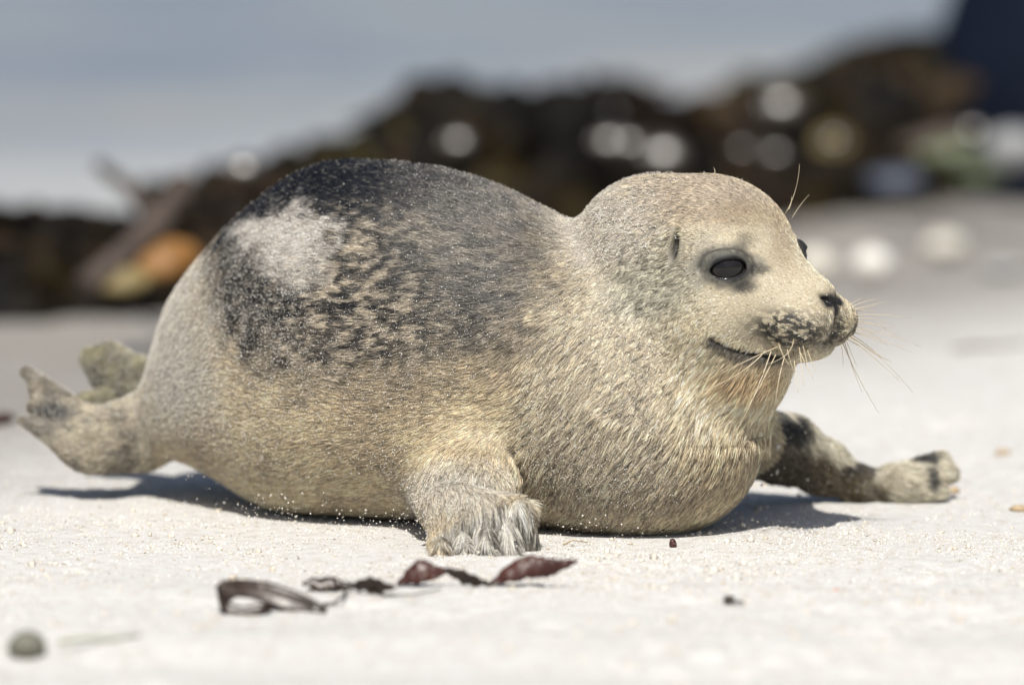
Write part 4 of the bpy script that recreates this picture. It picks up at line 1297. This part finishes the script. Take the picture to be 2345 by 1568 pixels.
leaf('kelp_frond', 1905, 325, 3.95, 80, 60, KM['tan'], 'yellow olive frond on the dark heap right of the seal\'s head', 'seaweed', 0.6, 0.0, group=gl)
leaf('kelp_frond', 2180, 205, 4.0, 140, 70, KM['brown'], 'red brown frond on the highest heap under the boulder', 'seaweed', 0.6, 0.2, group=gl)
leaf('kelp_frond', 1640, 250, 3.5, 150, 60, KM['brown'], 'red brown frond sticking out of the low heap in the dip', 'seaweed', 0.5, -0.3, group=gl)
leaf('sea_lettuce', 2180, 345, 3.9, 160, 50, KM['green'], 'green sea lettuce on the foot of the highest heap', 'seaweed', 0.9, 0.1, group=gl)
leaf('sea_lettuce', 2240, 400, 3.8, 120, 40, KM['green'], 'pale green sea lettuce on the sand before the right edge heap', 'seaweed', 1.2, 0.0, group=gl)
leaf('kelp_frond', 2150, 320, 3.92, 190, 50, KM['grey'], 'grey brown frond draped above the green sea lettuce at right', 'seaweed', 0.9, 0.15, group=gl)
m_blue = simple_mat('blue_grey_stone', (0.05, 0.06, 0.085), (0.08, 0.095, 0.125), 20, 0.5, 0.4)
tag(lump('beach_stone', W(2050, 420, 3.75), (.05, .04, .022), m_blue, 61), 'blue grey stone at the foot of the highest weed heap', 'stone', 'stones on the damp sand')
tag(lump('beach_stone', W(2320, 345, 3.9), (.05, .04, .035), m_grey, 62), 'large pale grey stone at the right edge by the weed', 'stone', 'stones on the damp sand')
def stalk(pts, r, mat, label):
    root = empty('kelp_stalk', tuple(W(*pts[0])))
    o = np.array(root.location)
    P_ = [W(*p) - o for p in pts]
    tube('stipe', P_, r, r * 0.7, mat, root, 10)
    tag(root, label, 'seaweed', gl)
stalk([(200, 655, 2.0), (280, 590, 2.05), (370, 500, 2.1), (430, 415, 2.15)], 0.022, KM['grey'], 'thick grey brown stalk leaning diagonally on the heap left of the seal')
stalk([(345, 490, 2.35), (290, 425, 2.4), (225, 378, 2.45)], 0.012, KM['grey'], 'thin grey brown stalk poking up towards the water at left')
stalk([(400, 520, 2.15), (415, 440, 2.15), (405, 400, 2.15)], 0.02, KM['brown'], 'stubby brown stalk standing up beside the diagonal grey one')
# wet leaves added for sun glints, each turned to mirror the sun
half = None
cpos = np.array([0, CAM_Y, CAM_H])
def glint(px, py, Y, r, label, mat=None):
    c = W(px, py, Y)
    v = (cpos - c); v /= np.linalg.norm(v)
    hv = v + np.array(sun_dir); hv /= np.linalg.norm(hv)
    root = empty('glint_leaf', tuple(c))
    a = np.cross(hv, [0, 0, 1.0]); a /= np.linalg.norm(a); b2 = np.cross(hv, a)
    mids, sd = [], []
    n = 7
    for i in range(n):
        t = -1 + 2 * i / (n - 1)
        mids.append(a * t * r * 1.4 - hv * 0.10 * r * t * t)
        sd.append(b2 * r * (0.25 + 0.75 * math.sqrt(max(0, 1 - t * t))))
    ribbon('blade', mids, sd, mat or m_wet, root, 0.002, 5)
    tag(root, label, 'seaweed', 'wet leaves added as sun glints on the heaps')
GL = [(558, 382, 2.45, .0095, 'small glinting wet leaf on the heap above the seal\'s hip'), (1050, 322, 3.1, .009, 'glinting wet leaf on the brown topped heap behind the back dip'),
      (1395, 322, 3.3, .010, 'left one of two close glinting leaves above the seal\'s crown'), (1440, 326, 3.3, .009, 'right one of two close glinting leaves above the seal\'s crown'),
      (1520, 350, 3.3, .014, 'bright glinting wet leaf just above the seal\'s forehead'), (1790, 236, 3.75, .014, 'highest glinting wet leaf, on the heap right of the head'),
      (1700, 340, 3.5, .005, 'dim glinting leaf left of the yellow olive frond'), (1778, 350, 3.55, .0065, 'glinting leaf on the heap foot between the head and yellow frond'),
      (1910, 318, 3.85, .006, 'glinting leaf on top of the yellow olive frond'), (2228, 298, 3.8, .0075, 'glinting wet leaf near the right edge below the boulder')]
for g in GL: glint(g[0], g[1], g[2], g[3] * 2.0, g[4])

# ------------------------------------------------------------------ the dark blue boulder at the water's edge
m_bould = simple_mat('dark_blue_boulder', (0.003, 0.005, 0.011), (0.008, 0.012, 0.024), 6, 0.7, 0.06, 0.5, 0.02)
bc = W(2330, 60, 4.6)
tag(lump('boulder', (bc[0] + 0.045, 4.75, 0.10), (0.19, 0.25, 0.40), m_bould, 77, rough=0.12, sub_=5), 'dark navy rounded boulder at the upper right beyond the weed', 'boulder')
print('done', round(time.time() - T0, 1))
